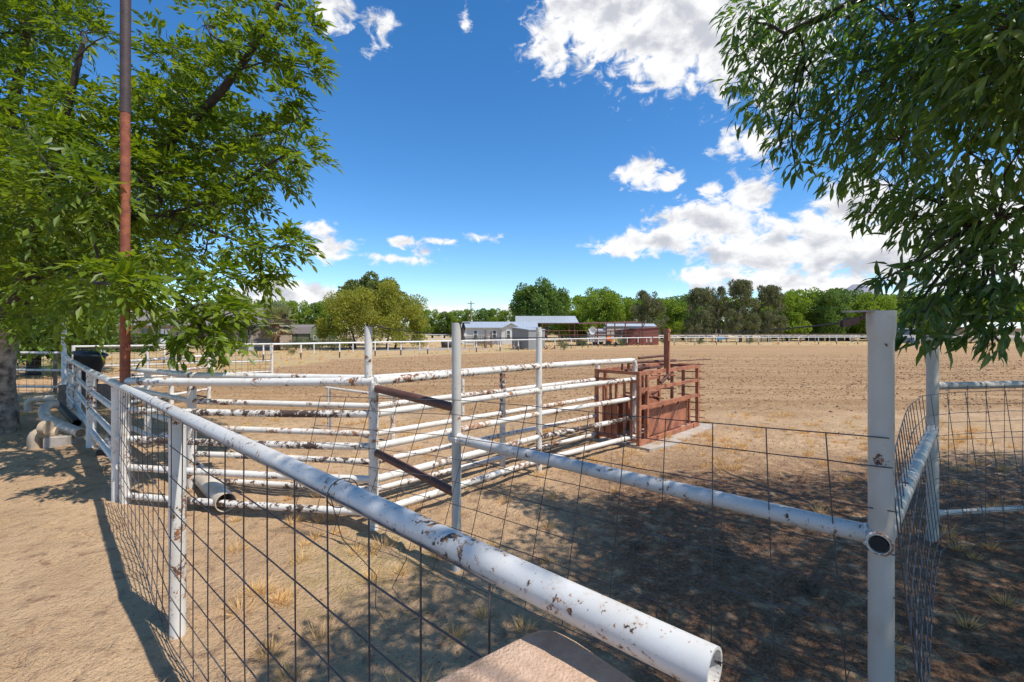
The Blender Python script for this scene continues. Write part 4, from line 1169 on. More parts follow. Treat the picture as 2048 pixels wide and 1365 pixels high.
mb = MB(); mb.prism([V(x0 - .1, 63.1, 1.96), V(x1 + .1, 63.1, 2.31), V(x1 + .1, 65.1, 2.36), V(x0 - .1, 65.1, 2.01)], (0, 0, .06)); obj('roof', mb, M['red_frame'], rs)
sdish = thing('satellite_dish', 'white satellite dish on a pole at the left end of the carport', 'satellite dish', (X(1185, 59.5), 59.5, 0))
mb = MB(); mb.tube([(X(1185, 59.5), 59.6, -.1), (X(1185, 59.5), 59.6, 1.85)], .04, 8); obj('pole', mb, M['galv'], sdish)
mb = MB(); c = V(X(1185, 59.5), 59.5, 1.95)
vs = [c]; fs = []
for i in range(1, 4):
    for j in range(14):
        a = 2 * math.pi * j / 14; rr_ = .52 * i / 3; vs.append(c + V(math.cos(a) * rr_ * .8, -.12 * (i / 3) ** 2 - .1 * math.sin(a) * i / 3, math.sin(a) * rr_))
fs += [(0, 1 + j, 1 + (j + 1) % 14) for j in range(14)]
for i in range(2):
    for j in range(14): fs.append((1 + i * 14 + j, 1 + (i + 1) * 14 + j, 1 + (i + 1) * 14 + (j + 1) % 14, 1 + i * 14 + (j + 1) % 14))
mb.add(vs, fs, True); obj('dish', mb, M['white_trim'], sdish)
tr = thing('tractor', 'small orange and yellow tractor parked in front of the white trailer', 'tractor', (X(1222, 58.5), 58.5, 0))
xx = X(1222, 58.5)
mb = MB(); mb.box(xx - .55, xx + .1, 58.2, 58.9, .45, .95); mb.box(xx - .5, xx - .05, 58.3, 58.8, .95, 1.25); obj('body', mb, M['orange'], tr)
mb = MB(); mb.box(xx + .1, xx + .65, 58.3, 58.8, .4, .8); mb.bar((xx + .6, 58.55, .8), (xx + .75, 58.55, 1.15), .1, .1); obj('hood', mb, M['yellow'], tr)
for (wx, rr_) in ((xx - .4, .36), (xx + .45, .27)):
    mb = MB(); mb.tube([(wx, 58.05, rr_), (wx, 58.22, rr_)], rr_, 14); obj('wheel', mb, M['rubber_bore_shade'], tr)
bx_ = MB(); bx_.box(X(1435, 74), X(1450, 74), 74, 74.8, .5, 1.0)
bt = thing('feed_trough', 'faded blue trough on posts behind the far arena fence', 'trough', (X(1442, 74), 74, 0)); obj('tub', bx_, M['blue_paint'], bt)
for px in (1437, 1447): mb = MB(); x = X(px, 74); mb.box(x - .06, x + .06, 74.81, 74.93, 0, 2.2); obj('post', mb, M['wood'], bt)
pg = thing('gate', 'dark green pipe gate standing in the yard before the white mobile home', 'gate', (X(950, 52), 52, 0))
mb = MB()
for h in (.25, .6, .95, 1.25): mb.tube([(X(930, 52), 52, h), (X(968, 52), 52.6, h)], .025, 8)
for (px, dy) in ((930, 0), (949, .3), (968, .6)): mb.tube([(X(px, 52), 52 + dy, 0), (X(px, 52), 52 + dy, 1.28)], .03, 8)
obj('frame', mb, M['dark_green_trim'], pg)
gpw = [(X(970.5, 52), 52.62), (X(982, 54), 54)]
for i, (x, y) in enumerate(gpw):
    mb = MB(); mb.box(x - .12, x + .12, y - .12, y + .12, -.2, 2.0 - .2 * i); o = obj('wooden_post', mb, M['wood'], origin=(x, y, 0)); props(o, ['thick weathered wooden post at the end of the dark green gate', 'shorter wooden post just right of the gate end post'][i], 'post')
mb = MB(); mb.lathe((X(894, 54), 54, 0), [(0, 0), (.62, 0), (.7, .75), (.66, .75), (.6, .2), (0, .18)], 14); o = obj('fire_pit', mb, M['dark_steel'], origin=(X(894, 54), 54, 0)); props(o, 'dark rusty fire barrel on the gravel beyond the arena fence', 'barrel')
nv = thing('container', 'navy blue steel container behind the far right fence', 'container', (X(1800, 73), 73, 0))
mb = MB(); mb.box(X(1784, 73), X(1832, 73), 73.3, 76, 0, 2.15); obj('body', mb, M['navy'], nv); mb = MB(); mb.box(X(1783, 73), X(1833, 73), 73.2, 76.1, 2.155, 2.25); obj('roof', mb, M['metal_roof'], nv)
fh = thing('house', 'pale far house with white roof behind the hanging leaves on the right', 'house', (X(1985, 82), 82, 0))
mb = MB(); walls(mb, X(1930, 82), X(2080, 82), 82, 88, 2.4, 3.3); obj('wall', mb, M['tan_wall'], fh); mb = MB(); gable(mb, X(1930, 82), X(2080, 82), 82, 88, 2.4, 3.3, .4); obj('roof', mb, M['white_trim'], fh)
frame_window(fh, X(1955, 82), X(1966, 82), 1.0, 1.9, 81.98, M['white_trim'])
fh2 = thing('house', 'small tan far house under the pecan trees near the stout post', 'house', (X(1660, 92), 92, 0))
mb = MB(); walls(mb, X(1648, 92), X(1688, 92), 92, 98, 2.2, 3.0); obj('wall', mb, M['tan_wall'], fh2); mb = MB(); gable(mb, X(1648, 92), X(1688, 92), 92, 98, 2.2, 3.0, .3); obj('roof', mb, M['shingle_roof'], fh2)
up = thing('utility_pole', 'wooden utility pole with crossarm rising above the white mobile home', 'pole', (X(942, 108), 108, 0))
mb = MB(); mb.tube([(X(942, 108), 108, -.3), (X(942, 108), 108, 8.6)], [.17, .12], 10); obj('pole', mb, M['wood'], up)
mb = MB(); mb.box(X(935, 108), X(949, 108), 107.8, 107.95, 8.0, 8.15); obj('crossarm', mb, M['wood'], up)
mb = MB()
for (s, z) in ((-.6, 8.2), (0, 8.65), (.6, 8.2)): mb.sphere((X(942, 108) + s, 107.87, z), .07, 6, 4)
obj('insulator', mb, M['galv'], up)


# ================================================================== LEAF GEOMETRY
def unit(a): return a / np.maximum(np.linalg.norm(a, axis=-1, keepdims=True), 1e-9)


def leaves6(o, d, nrm, L, Wd, fold=.25, droop=.15):
    """o,d,nrm (N,3): leaf base, axis, face normal.  returns verts, [tris, quads]"""
    d = unit(d); s = unit(np.cross(d, nrm)); n = np.cross(s, d)
    L = L[:, None]; Wd = Wd[:, None]
    b = o; m = o + d * L * .5 + n * 0; t = o + d * L - n * L * droop
    up = n * Wd * fold
    r1 = o + d * L * .28 + s * Wd * .42 + up; r2 = o + d * L * .62 + s * Wd * .40 + up - n * L * droop * .3
    l1 = o + d * L * .28 - s * Wd * .42 + up; l2 = o + d * L * .62 - s * Wd * .40 + up - n * L * droop * .3
    v = np.stack([b, r1, r2, t, l2, l1, m], 1); N = len(o)
    base = np.arange(N)[:, None] * 7
    q = np.concatenate([base + np.array([0, 1, 2, 6]), base + np.array([0, 6, 4, 5])])
    tr = np.concatenate([base + np.array([6, 2, 3]), base + np.array([6, 3, 4])])
    return v.reshape(-1, 3), [tr, q]


def leaves4(o, d, nrm, L, Wd, fold=.2):
    d = unit(d); s = unit(np.cross(d, nrm)); n = np.cross(s, d); L = L[:, None]; Wd = Wd[:, None]
    v = np.stack([o, o + d * L * .45 + s * Wd * .5 + n * Wd * fold, o + d * L, o + d * L * .45 - s * Wd * .5 + n * Wd * fold], 1); N = len(o)
    base = np.arange(N)[:, None] * 4
    return v.reshape(-1, 3), [np.concatenate([base + np.array([0, 1, 2]), base + np.array([0, 2, 3])])]


def sprays(o, d, R, npair, LL, LW, spread=.9):
    """pinnate leaves: rachis from o along d (drooping), npair pairs + terminal leaflet"""
    K = len(o); d = unit(d); up = np.tile([0, 0, 1.], (K, 1)) + rng.normal(0, .35, (K, 3))
    side = unit(np.cross(d, up)); nor = unit(np.cross(side, d))
    O = []; D = []; Nn = []; LS = []
    for i in range(npair):
        t = (i + 1.0) / (npair + .6)
        pos = o + d * (R * t)[:, None] - np.array([0, 0, 1.]) * (R * .2 * t * t)[:, None]
        dd = unit(d - np.array([0, 0, 1.]) * .35 * t)
        for sg in (1, -1):
            O.append(pos); D.append(unit(dd * .75 + side * sg * spread - np.array([0, 0, .15]) + rng.normal(0, .26, (K, 3))))
            Nn.append(nor + rng.normal(0, .35, (K, 3))); LS.append((.7 + .5 * math.sin(math.pi * min(1, t + .1))) * rng.uniform(.45, 1.25, K))
    pos = o + d * R[:, None] - np.array([0, 0, 1.]) * (R * .28)[:, None]
    O.append(pos); D.append(unit(d - np.array([0, 0, .7]))); Nn.append(nor); LS.append(np.full(K, 1.1))
    s = np.concatenate(LS)
    return np.concatenate(O), np.concatenate(D), np.concatenate(Nn), s * LL, s * LW


def in_ball(n, r, shell=.45):
    v = unit(rng.normal(0, 1, (n, 3))); return v * (r * rng.uniform(shell ** 3, 1, n)[:, None] ** (1 / 3))


class Limbs:
    def __init__(self): self.mb = MB(); self.nodes = []
    def limb(self, pts, r0, r1, it=2, n=10):
        p = smooth_path(pts, it); k = len(p)
        rs = [r0 + (r1 - r0) * (i / (k - 1)) ** .8 for i in range(k)]
        self.mb.tube(p, rs, n, True)
        self.nodes += list(zip(p, rs))
    def branch_to(self, c, r1=.008, sag=.1, n=6):
        best = min(self.nodes, key=lambda q: (q[0] - c).length + (0 if q[1] > .012 else 5)); p, r = best
        m1 = p.lerp(c, .35) + Vector(rng.normal(0, .06, 3)) * (c - p).length; m2 = p.lerp(c, .7) + Vector(rng.normal(0, .05, 3)) * (c - p).length
        m1.z += sag * (c - p).length
        pts = smooth_path([p, m1, m2, c], 2); r0 = min(r * .75, .012 + .028 * (c - p).length); k = len(pts)
        rs = [r0 + (r1 - r0) * i / (k - 1) for i in range(k)]
        self.mb.tube(pts, rs, n, True); self.nodes += list(zip(pts, rs))[2:]
    def twig(self, a, b, r=.004):
        a = Vector(a); b = Vector(b); m = a.lerp(b, .5) + Vector(rng.normal(0, .08, 3)) * (b - a).length
        self.mb.tube([a, m, b], [r, r * .8, r * .4], 4, False)


# ================================================================== LEFT PECAN TREE
def pecan():
    t = thing('pecan_tree', 'big spreading leafy tree with rough grey trunk at the left edge of the yard', 'tree', tuple(G(8, 862)))
    lb = Limbs(); base = G(6, 862); d0 = base.y
    tr = [V(base.x - .18, d0, -.3), V(base.x - .17, d0, .25), P(-16, 760, d0), P(-4, 690, d0 - .05), P(8, 640, d0 - .1)]
    p = smooth_path(tr, 3); k = len(p); rs = [.40 - .13 * min(1, (i / (k - 1)) * 1.4) + (.14 * max(0, 1 - i / (k * .22)) ** 2) for i in range(k)]
    mbT = MB(); mbT.tube(p, rs, 22)
    # knobbly bark
    mbT.v = [(x + .03 * float(fbm(np.array([x * 9 + z * 3]), np.array([y * 9 + z * 5]), 3, 3)[0]) * 2, y + .05 * float(fbm(np.array([x * 8 - z * 6]), np.array([z * 9]), 5, 3)[0]), z) for (x, y, z) in mbT.v]
    obj('trunk', mbT, M['bark'], t)
    fork = p[-1]
    L1 = [fork, P(95, 545, 8.8), P(175, 465, 8.5), P(235, 385, 8.3), P(330, 290, 8.0), P(415, 215, 7.8), P(478, 140, 7.6), P(548, 35, 7.5), P(575, -40, 7.4)]
    lb.limb(L1, .17, .022)
    lb.limb([fork, P(-60, 500, 9.4), P(-10, 320, 9.3), P(45, 140, 9.0), P(70, -40, 8.8)], .18, .05)
    lb.limb([fork, P(60, 540, 8.2), P(85, 400, 7.6), P(125, 260, 7.2), P(165, 90, 7.0)], .13, .03)
    lb.limb([P(175, 465, 8.5), P(240, 440, 8.2), P(330, 430, 7.9), P(400, 415, 7.7), P(470, 370, 7.5), P(570, 310, 7.3)], .085, .014)
    lb.limb([P(235, 385, 8.3), P(350, 335, 8.6), P(480, 280, 8.6), P(560, 260, 8.5)], .06, .014)
    lb.limb([P(478, 140, 7.6), P(540, 120, 7.5), P(610, 130, 7.5)], .02, .008)
    lb.limb([P(95, 545, 8.8), P(200, 540, 7.4), P(300, 560, 6.4), P(380, 610, 5.9), P(410, 680, 5.8)], .06, .012)
    lb.limb([P(330, 430, 7.9), P(440, 470, 7.2), P(530, 500, 7.0), P(585, 490, 7.0)], .03, .008)
    lb.limb([P(95, 545, 8.8), P(150, 560, 7), P(220, 570, 5.6), P(290, 560, 4.9)], .05, .012)
    lb.limb([P(560, 290, 7.3), P(590, 235, 7.2), P(608, 212, 7.2), P(650, 224, 7.2)], .009, .004, 1)
    lb.limb([P(150, 120, 7.0), P(185, 85, 6.9), P(215, 72, 6.9)], .016, .006, 1)
    B = [(60, 55, 85, 8.5), (120, 20, 60, 8.3), (-20, 60, 90, 9), (160, 70, 45, 7.6), (30, 170, 100, 8.2), (150, 205, 70, 7.4), (90, 320, 120, 7.6), (195, 290, 90, 7.8), (50, 450, 110, 7.8), (170, 430, 100, 7.9), (-60, 300, 120, 9),
         (290, 250, 80, 8), (370, 200, 70, 7.9), (345, 95, 55, 7.7), (330, 140, 50, 8.2), (410, 50, 50, 7.6), (440, 150, 65, 7.7), (515, 45, 50, 7.5), (560, 95, 48, 7.5), (600, 45, 30, 7.5), (618, 135, 30, 7.5), (505, 100, 40, 7.3),
         (400, 300, 85, 8), (470, 260, 60, 8.3), (525, 280, 55, 8.2), (575, 270, 42, 7.6), (600, 310, 36, 7.3), (470, 350, 70, 7.6), (545, 345, 48, 7.4), (575, 190, 22, 7.4),
         (380, 395, 75, 7.7), (300, 400, 75, 8.4), (430, 420, 65, 7.6), (330, 490, 65, 7.5), (470, 480, 42, 7.1), (530, 500, 34, 7), (580, 488, 28, 7), (490, 410, 35, 7.4),
         (240, 500, 80, 7.6), (110, 550, 80, 7.5), (30, 590, 70, 8.4), (190, 590, 65, 6.2), (270, 570, 34, 5.0), (330, 590, 55, 5.9), (400, 610, 48, 5.9), (350, 650, 42, 5.8), (410, 670, 40, 5.7), (440, 555, 32, 6.6), (462, 625, 18, 5.9),
         (70, 640, 45, 7.6), (150, 625, 50, 6.6), (215, 560, 34, 5.0), (400, 520, 40, 7.2), (520, 545, 22, 6.9), (10, 520, 70, 9.5), (250, 330, 70, 7.3), (125, 335, 52, 5.5), (50, 255, 60, 5.7), (195, 375, 36, 5.3), (35, 410, 55, 5.7), (-40, 330, 80, 5.6), (100, 420, 45, 5.5), (310, 340, 60, 7.2), (290, 200, 45, 7.4)]
    # crown beyond the picture's edge
    for (x, y, z, r) in ((-11.5, 8, 5.5, 1.5), (-12.2, 10, 4.6, 1.5), (-11, 11.5, 6, 1.6), (-13, 9, 7, 1.6), (-10, 9.5, 9.3, 1.5), (-8, 9, 9.8, 1.3), (-9, 7.2, 8.6, 1.2), (-6.5, 8.4, 9.2, 1.1), (-10.6, 6.6, 6.2, 1.3), (-9.6, 6.2, 4.4, 1.1), (-12.3, 12.2, 3.6, 1.4), (-9.2, 11.6, 3.9, 1.3), (-8.2, 11.4, 5.4, 1.4), (-7.2, 10.5, 6.6, 1.2)):
        B.append((CX + F * x / y, CY - F * (z - H) / y, r * F / y, y))
    oo = []; dd = []
    tc = np.array([-7.5, 8.5, 4.5])
    for (px, py, r, d) in B:
        c = P(px, py, d); rad = r * d / F * .86
        lb.branch_to(c, .007)
        n = int(72 * (rad / .6) ** 2)
        n = max(n, 26)
        q = in_ball(n, rad, .25) * np.array([1, 1, .8])
        cc = np.array(c)
        # a handful of twigs carry the leaf sprays
        tips = in_ball(max(4, n // 9), rad * .85, .5)
        for tp_ in tips: lb.twig(cc, cc + tp_ * np.array([1, 1, .8]), .005)
        pos = cc + q
        dirs = unit(q) * .8 + unit(cc - tc) * .4 + np.array([.3, -.05, .08]) + rng.normal(0, .4, q.shape)
        oo.append(pos); dd.append(dirs)
    # a darker back layer of the crown behind the front boughs
    for (px, py, r, d) in B[:45]:
        if r < 42 or d < 7: continue
        d2 = d + .9; cc = np.array(P(px, py, d2)); rad = r * d2 / F * .82; n = int(34 * (rad / .6) ** 2); q = in_ball(n, rad, .1) * np.array([1, 1, .8])
        for tp_ in in_ball(5, rad * .8, .5): lb.twig(cc, cc + tp_, .006)
        lb.branch_to(Vector(cc), .007)
        oo.append(cc + q); dd.append(unit(q) * .8 + np.array([.3, 0, .1]) + rng.normal(0, .4, q.shape))
    oo = np.concatenate(oo); dd = np.concatenate(dd)
    R = rng.uniform(.22, .36, len(oo))
    O_, D_, N_, l_, w_ = sprays(oo, dd, R, 5, .15, .052)
    v, f = leaves4(O_, D_, N_, l_, w_, .18)
    obj('limbs', lb.mb, M['bark_dark'], t)
    np_obj('crown', v, f, M['pecan_leaf'], t)
    print('pecan leaflets', len(O_))


pecan()


# ================================================================== RIGHT ASH TREE
def ash():
    base = V(6.6, .2, 0)
    t = thing('ash_tree', 'dark narrow leaved tree hanging over the top right corner and shading the yard', 'tree', tuple(base))
    lb = Limbs(); mbT = MB()
    p = smooth_path([base + V(0, 0, -.3), base + V(.02, 0, .3), base + V(-.08, .1, 1.5), base + V(-.2, .15, 2.6)], 2)
    mbT.tube(p, [.30 - .10 * i / (len(p) - 1) for i in range(len(p))], 18); obj('trunk', mbT, M['bark'], t)
    fork = p[-1]
    lb.limb([fork, V(5.4, 1.0, 3.6), V(4.4, 2.2, 4.4), V(3.3, 3.3, 4.6), V(2.3, 4.0, 4.4)], .14, .02)
    lb.limb([fork, V(5.2, .4, 3.8), V(3.6, .8, 4.9), V(2.0, 1.2, 5.1), V(1.5, 1.1, 4.9)], .13, .02)
    lb.limb([fork, V(6.2, 1.8, 3.8), V(5.8, 3.4, 4.6), V(5.2, 5.0, 4.7)], .12, .02)
    lb.limb([fork, V(4.9, 1.4, 3.1), V(3.9, 2.6, 3.1), V(3.2, 3.2, 2.6)], .07, .015)
    lb.limb([fork, V(6.9, .6, 4), V(7.2, 1.2, 5.6)], .12, .03)
    B = [(1500, 35, 60, 4.2), (1600, 40, 85, 4.1), (1700, 40, 90, 3.7), (1800, 40, 95, 3.3), (1900, 60, 100, 3.0), (2020, 60, 110, 2.6), (1475, 95, 34, 4.2),
         (1530, 130, 60, 4.2), (1620, 150, 80, 4), (1725, 150, 90, 3.6), (1840, 165, 95, 3.1), (1970, 180, 110, 2.6), (1475, 165, 28, 4.1),
         (1515, 215, 46, 4), (1600, 235, 65, 4), (1560, 290, 38, 3.9), (1590, 330, 26, 3.8), (1690, 250, 75, 3.7), (1800, 280, 85, 3.3), (1930, 300, 95, 2.8), (2040, 300, 80, 2.6),
         (1690, 340, 55, 4.2), (1780, 370, 70, 3.9), (1740, 425, 36, 4.1), (1880, 400, 85, 3.4), (2000, 430, 85, 2.9), (1830, 455, 48, 3.7),
         (1930, 500, 75, 3.2), (2030, 540, 70, 2.8), (1850, 530, 30, 3.1), (1795, 545, 24, 3.0), (1890, 570, 48, 3.1), (1960, 590, 60, 2.9), (1850, 625, 42, 2.9), (2020, 640, 55, 2.7), (1940, 650, 40, 2.8),
         (1820, 668, 24, 2.9), (1870, 680, 26, 2.9), (1985, 690, 26, 2.7), (1760, 562, 12, 3.0)]
    W3 = []
    R3 = random.Random(12)
    # overhead and outside the picture: the canopy that shades the foreground
    # one clump of leaves over every patch of ground that lies in this tree's shade
    sy = -.6
    while sy < 8.0:
        sx = -1.6
        while sx < 8.6:
            jx, jy = sx + R3.uniform(-.25, .25), sy + R3.uniform(-.25, .25)
            r = R3.uniform(.5, .72)
            inside = jy < 3.0 + 1.02 * (jx + 1.3) - r * .55 if jx < 2.6 else jy < 6.2 + .28 * (jx - 2.6) - r * .7
            if math.hypot(jx + .57, jy - 1.36) < .85: inside = False
            if inside and jx > -1.6 and R3.random() > .03:
                for _ in range(14):
                    z = R3.uniform(3.3, 6.3); x, y = jx + .497 * z, jy - .325 * z
                    if math.hypot(x, y) < 1.0: continue
                    vx = CX + F * (x - r) / y if y > .2 else 1e9
                    vy = CY - F * (z - H - r) / y if y > .2 else -1e9
                    if vy < -10 or y < .2 or (vx > 1475 and vy < 230 + (vx - 1475) * .55):
                        W3.append((x, y, z, r)); break
            sx += .64
        sy += .64
    oo = []; dd = []; ll = []
    def cluster(c, rad, n):
        lb.branch_to(c, .005, .05)
        cc = np.array(c); q = in_ball(n, rad, .2) * np.array([1, 1, .85])
        tips = in_ball(max(4, n // 14), rad * .9, .5)
        for tp_ in tips: lb.twig(cc, cc + tp_, .0035)
        oo.append(cc + q)
        dd.append(unit(q) * .6 + np.array([-.25, .1, -.65]) + rng.normal(0, .38, q.shape))
    for (px, py, r, d) in B:
        rad = r * d / F; cluster(P(px, py, d), rad, int(max(26, (300 if py < 380 else 430) * (rad / .35) ** 2)))
    for (x, y, z, r) in W3: cluster(V(x, y, z), r, int(1150 * (r / .7) ** 2))
    o = np.concatenate(oo); d = np.concatenate(dd); K = len(o)
    L_ = rng.uniform(.055, .155, K); Wd_ = L_ * rng.uniform(.22, .32, K)
    nr = np.tile([0, 0, 1.], (K, 1)) + rng.normal(0, .55, (K, 3)) - .0
    v, f = leaves6(o, d, nr, L_, Wd_, .2, .18)
    obj('limbs', lb.mb, M['bark_dark'], t)
    np_obj('crown', v, f, M['ash_leaf'], t)
    print('ash leaves', K)


ash()

# ================================================================== FAR TREES
def crown_cards(clumps, per, size, aspect=.6, up=.3, shell=.3, droop=0.0, flat=(1, 1, 1)):
    """clumps: list of (center, radius)"""
    O = []; D = []; Nn = []
    for c, r in clumps:
        n = max(6, int(per * r * r)); q = in_ball(n, 1.0, shell); u_ = unit(q)
        O.append(np.array(c) + q * r * np.array(flat)); D.append(u_ * .7 + rng.normal(0, .6, q.shape) + np.array([0, 0, up - droop])); Nn.append(u_ + rng.normal(0, .6, q.shape) + np.array([0, 0, .5]))
    o = np.concatenate(O); K = len(o); l = rng.uniform(.6, 1.3, K) * size
    return leaves4(o, np.concatenate(D), np.concatenate(Nn), l, l * aspect, .2)


def make_tree(name, label, group, seed, height, width, kind, leaf, loc=(0, 0, 0), detail=1.0):
    """tree at the origin: tapered trunk with limbs, crown of leaf-sized faces in uneven clumps"""
    R = random.Random(seed)
    t = thing(name, label, 'tree', loc, group); w = wloc(t)
    lb = Limbs(); cl = []
    if kind == 'pecan':
        th = height * .22; lb.limb([w + V(0, 0, -.3), w + V(.05, 0, th * .5), w + V(0, .05, th)], height * .032, height * .024)
        top = w + V(0, 0, th)
        for i in range(6):
            a = i * 1.05 + R.uniform(-.3, .3); rr = width * .5 * R.uniform(.35, .7); z = height * R.uniform(.5, .85)
            lb.limb([top, top + V(math.cos(a) * rr * .4, math.sin(a) * rr * .4, (z - th) * .5), w + V(math.cos(a) * rr, math.sin(a) * rr, z)], height * .016, height * .004, 1, 6)
        for i in range(58):
            a = R.uniform(0, 6.283); zf = R.uniform(.14, .95); prof = math.sin(min(1, (zf - .06) / .75) * math.pi * .62 + .30) ** .8 if zf < .9 else .42
            rr = width * .5 * prof * R.uniform(.45, 1.0); r = width * R.uniform(.075, .15)
            cl.append((w + V(math.cos(a) * rr, math.sin(a) * rr, height * zf), r))
        v, f = crown_cards(cl, 250 * detail, height * .038, .66, .2, .45)
    elif kind == 'round':
        th = height * .24; lb.limb([w + V(0, 0, -.3), w + V(.1, 0, th)], height * .035, height * .028)
        top = w + V(.1, 0, th)
        for i in range(7):
            a = i * .9; rr = width * .3; lb.limb([top, top + V(math.cos(a) * rr * .5, math.sin(a) * rr * .5, height * .2), w + V(math.cos(a) * rr, math.sin(a) * rr, height * R.uniform(.6, .85))], height * .018, height * .004, 1, 6)
        for i in range(70):
            a = R.uniform(0, 6.283); e = R.uniform(-.62, 1) ; s = R.uniform(.55, 1); rr = width * .44 * math.sqrt(max(0.05, 1 - e * e)) * s
            cl.append((w + V(math.cos(a) * rr, math.sin(a) * rr, height * (.60 + .33 * e * s)), width * R.uniform(.07, .12)))
        v, f = crown_cards(cl, 190 * detail, height * .034, .64, .1, .4)
    elif kind == 'juniper':
        lb.limb([w + V(0, 0, -.3), w + V(.05, 0, height * .5), w + V(0, .1, height * .93)], height * .03, .03)
        for i in range(26):
            zf = R.uniform(.2, .85); a = R.uniform(0, 6.28); rr = width * .5 * (1.05 - zf) * R.uniform(.6, 1.1)
            p = w + V(0, 0, height * zf * .85); lb.limb([p, p + V(math.cos(a) * rr, math.sin(a) * rr, height * .06)], .05, .015, 1, 5)
        for i in range(78):
            zf = R.uniform(.14, .96); a = R.uniform(0, 6.28); prof = math.sqrt(max(.06, 1 - ((zf - .48) / .54) ** 2))
            rr = width * .5 * prof * R.uniform(.3, 1.0); cl.append((w + V(math.cos(a) * rr, math.sin(a) * rr, height * zf), width * R.uniform(.06, .125)))
        v, f = crown_cards(cl, 520 * detail, height * .036, .36, .9, .2, flat=(1, 1, 1.15))
    elif kind == 'palo':
        for k, (dx, lean) in enumerate(((-1.9, -.6), (-.5, -.2), (1.2, .5), (2.0, .9))):
            lb.limb([w + V(dx, .2 * k, -.3), w + V(dx + lean * .4, .2 * k, height * .2), w + V(dx * 1.3 + lean, 0, height * .5), w + V(dx * 1.5 + lean, 0, height * .8)], height * .02, .03, 2, 8)
        for i in range(95):
            a = R.uniform(0, 6.283); e = R.uniform(-.75, .95); s = R.uniform(.4, 1); rr = width * .5 * math.sqrt(max(.08, 1 - e * e)) * s
            cl.append((w + V(math.cos(a) * rr, math.sin(a) * rr * .7, height * (.50 + .46 * e * s)), width * R.uniform(.055, .105)))
        for i in range(26):
            a = R.uniform(0, 6.28); cl.append((w + V(math.cos(a) * width * .5, math.sin(a) * width * .33, height * R.uniform(.10, .40)), width * R.uniform(.04, .08)))
        v, f = crown_cards(cl, 420 * detail, .30, .28, .35, .1)
    elif kind == 'mesquite':
        for k in range(3): lb.limb([w + V(0, 0, -.3), w + V((k - 1) * .4, 0, height * .3), w + V((k - 1) * width * .25, .2, height * .75)], height * .03, .04, 2, 8)
        for i in range(60):
            a = R.uniform(0, 6.28); zf = R.uniform(.45, .98); rr = width * .5 * math.sqrt(max(.08, 1 - ((zf - .6) / .42) ** 2)) * R.uniform(.4, 1)
            cl.append((w + V(math.cos(a) * rr, math.sin(a) * rr, height * zf), width * R.uniform(.07, .12)))
        v, f = crown_cards(cl, 330 * detail, .30, .42, .3, .2, flat=(1, 1, .7))
    elif kind == 'bush':
        for k in range(5): a = k * 1.25; lb.limb([w + V(0, 0, -.1), w + V(math.cos(a) * width * .2, math.sin(a) * width * .2, height * .7)], .03, .01, 1, 5)
        for i in range(16):
            a = R.uniform(0, 6.28); rr = width * .4 * R.uniform(.2, 1); cl.append((w + V(math.cos(a) * rr, math.sin(a) * rr, height * R.uniform(.25, .8)), width * R.uniform(.14, .22)))
        v, f = crown_cards(cl, 260 * detail / max(.2, width * .35), .16, .4, .4, .1)
    v[:, 2] = np.maximum(v[:, 2], .05)
    obj('trunk', lb.mb, M['bark_dark'] if kind != 'juniper' else M['bark'], t)
    np_obj('crown', v, f, leaf, t)
    t['_h'] = height; t['_w'] = width
    return t


def hgt(top, d): return H + (CY - top) * d / F


def place(proto, px, top, wpx, d, label, group, rot=None):
    """copy of a prototype scaled to the height and width seen"""
    h = hgt(top, d); w = wpx * d / F
    sx = w / proto['_w']; sz = h / proto['_h']
    return dup(proto, (X(px, d), d, 0), label, group, rng.uniform(0, 6.28) if rot is None else rot, (sx, sx, sz))


row = [  # px, top, width px, depth, kind
    (1155, 622, 70, 92, 'p'), (1198, 580, 92, 86, 'p'), (1243, 597, 64, 90, 'p'), (1296, 584, 66, 84, 'j'), (1338, 598, 66, 92, 'p'), (1366, 600, 56, 95, 'p'),
    (1402, 578, 60, 82, 'j'), (1437, 576, 58, 86, 'j'), (1481, 563, 64, 80, 'j'), (1537, 574, 60, 82, 'j'), (1575, 590, 76, 88, 'p'), (1615, 580, 82, 92, 'p'), (1655, 584, 78, 88, 'p'),
    (1695, 582, 82, 93, 'p'), (1738, 590, 80, 88, 'p'), (1780, 592, 82, 92, 'p'), (1825, 588, 86, 90, 'p'), (1870, 592, 86, 93, 'p'), (1915, 590, 86, 89, 'p'), (1965, 594, 86, 92, 'p'), (2015, 592, 90, 90, 'p'), (2070, 590, 90, 93, 'p'), (2120, 590, 90, 93, 'p')]
dist = [('first tree', '')]
lab = {'p': 'bright green pecan tree in the wooded row beyond the far arena fence', 'j': ''}
protos = {}
def proto(key, i, args):
    if key not in protos: protos[key] = []
    if len(protos[key]) <= i: protos[key].append(None)


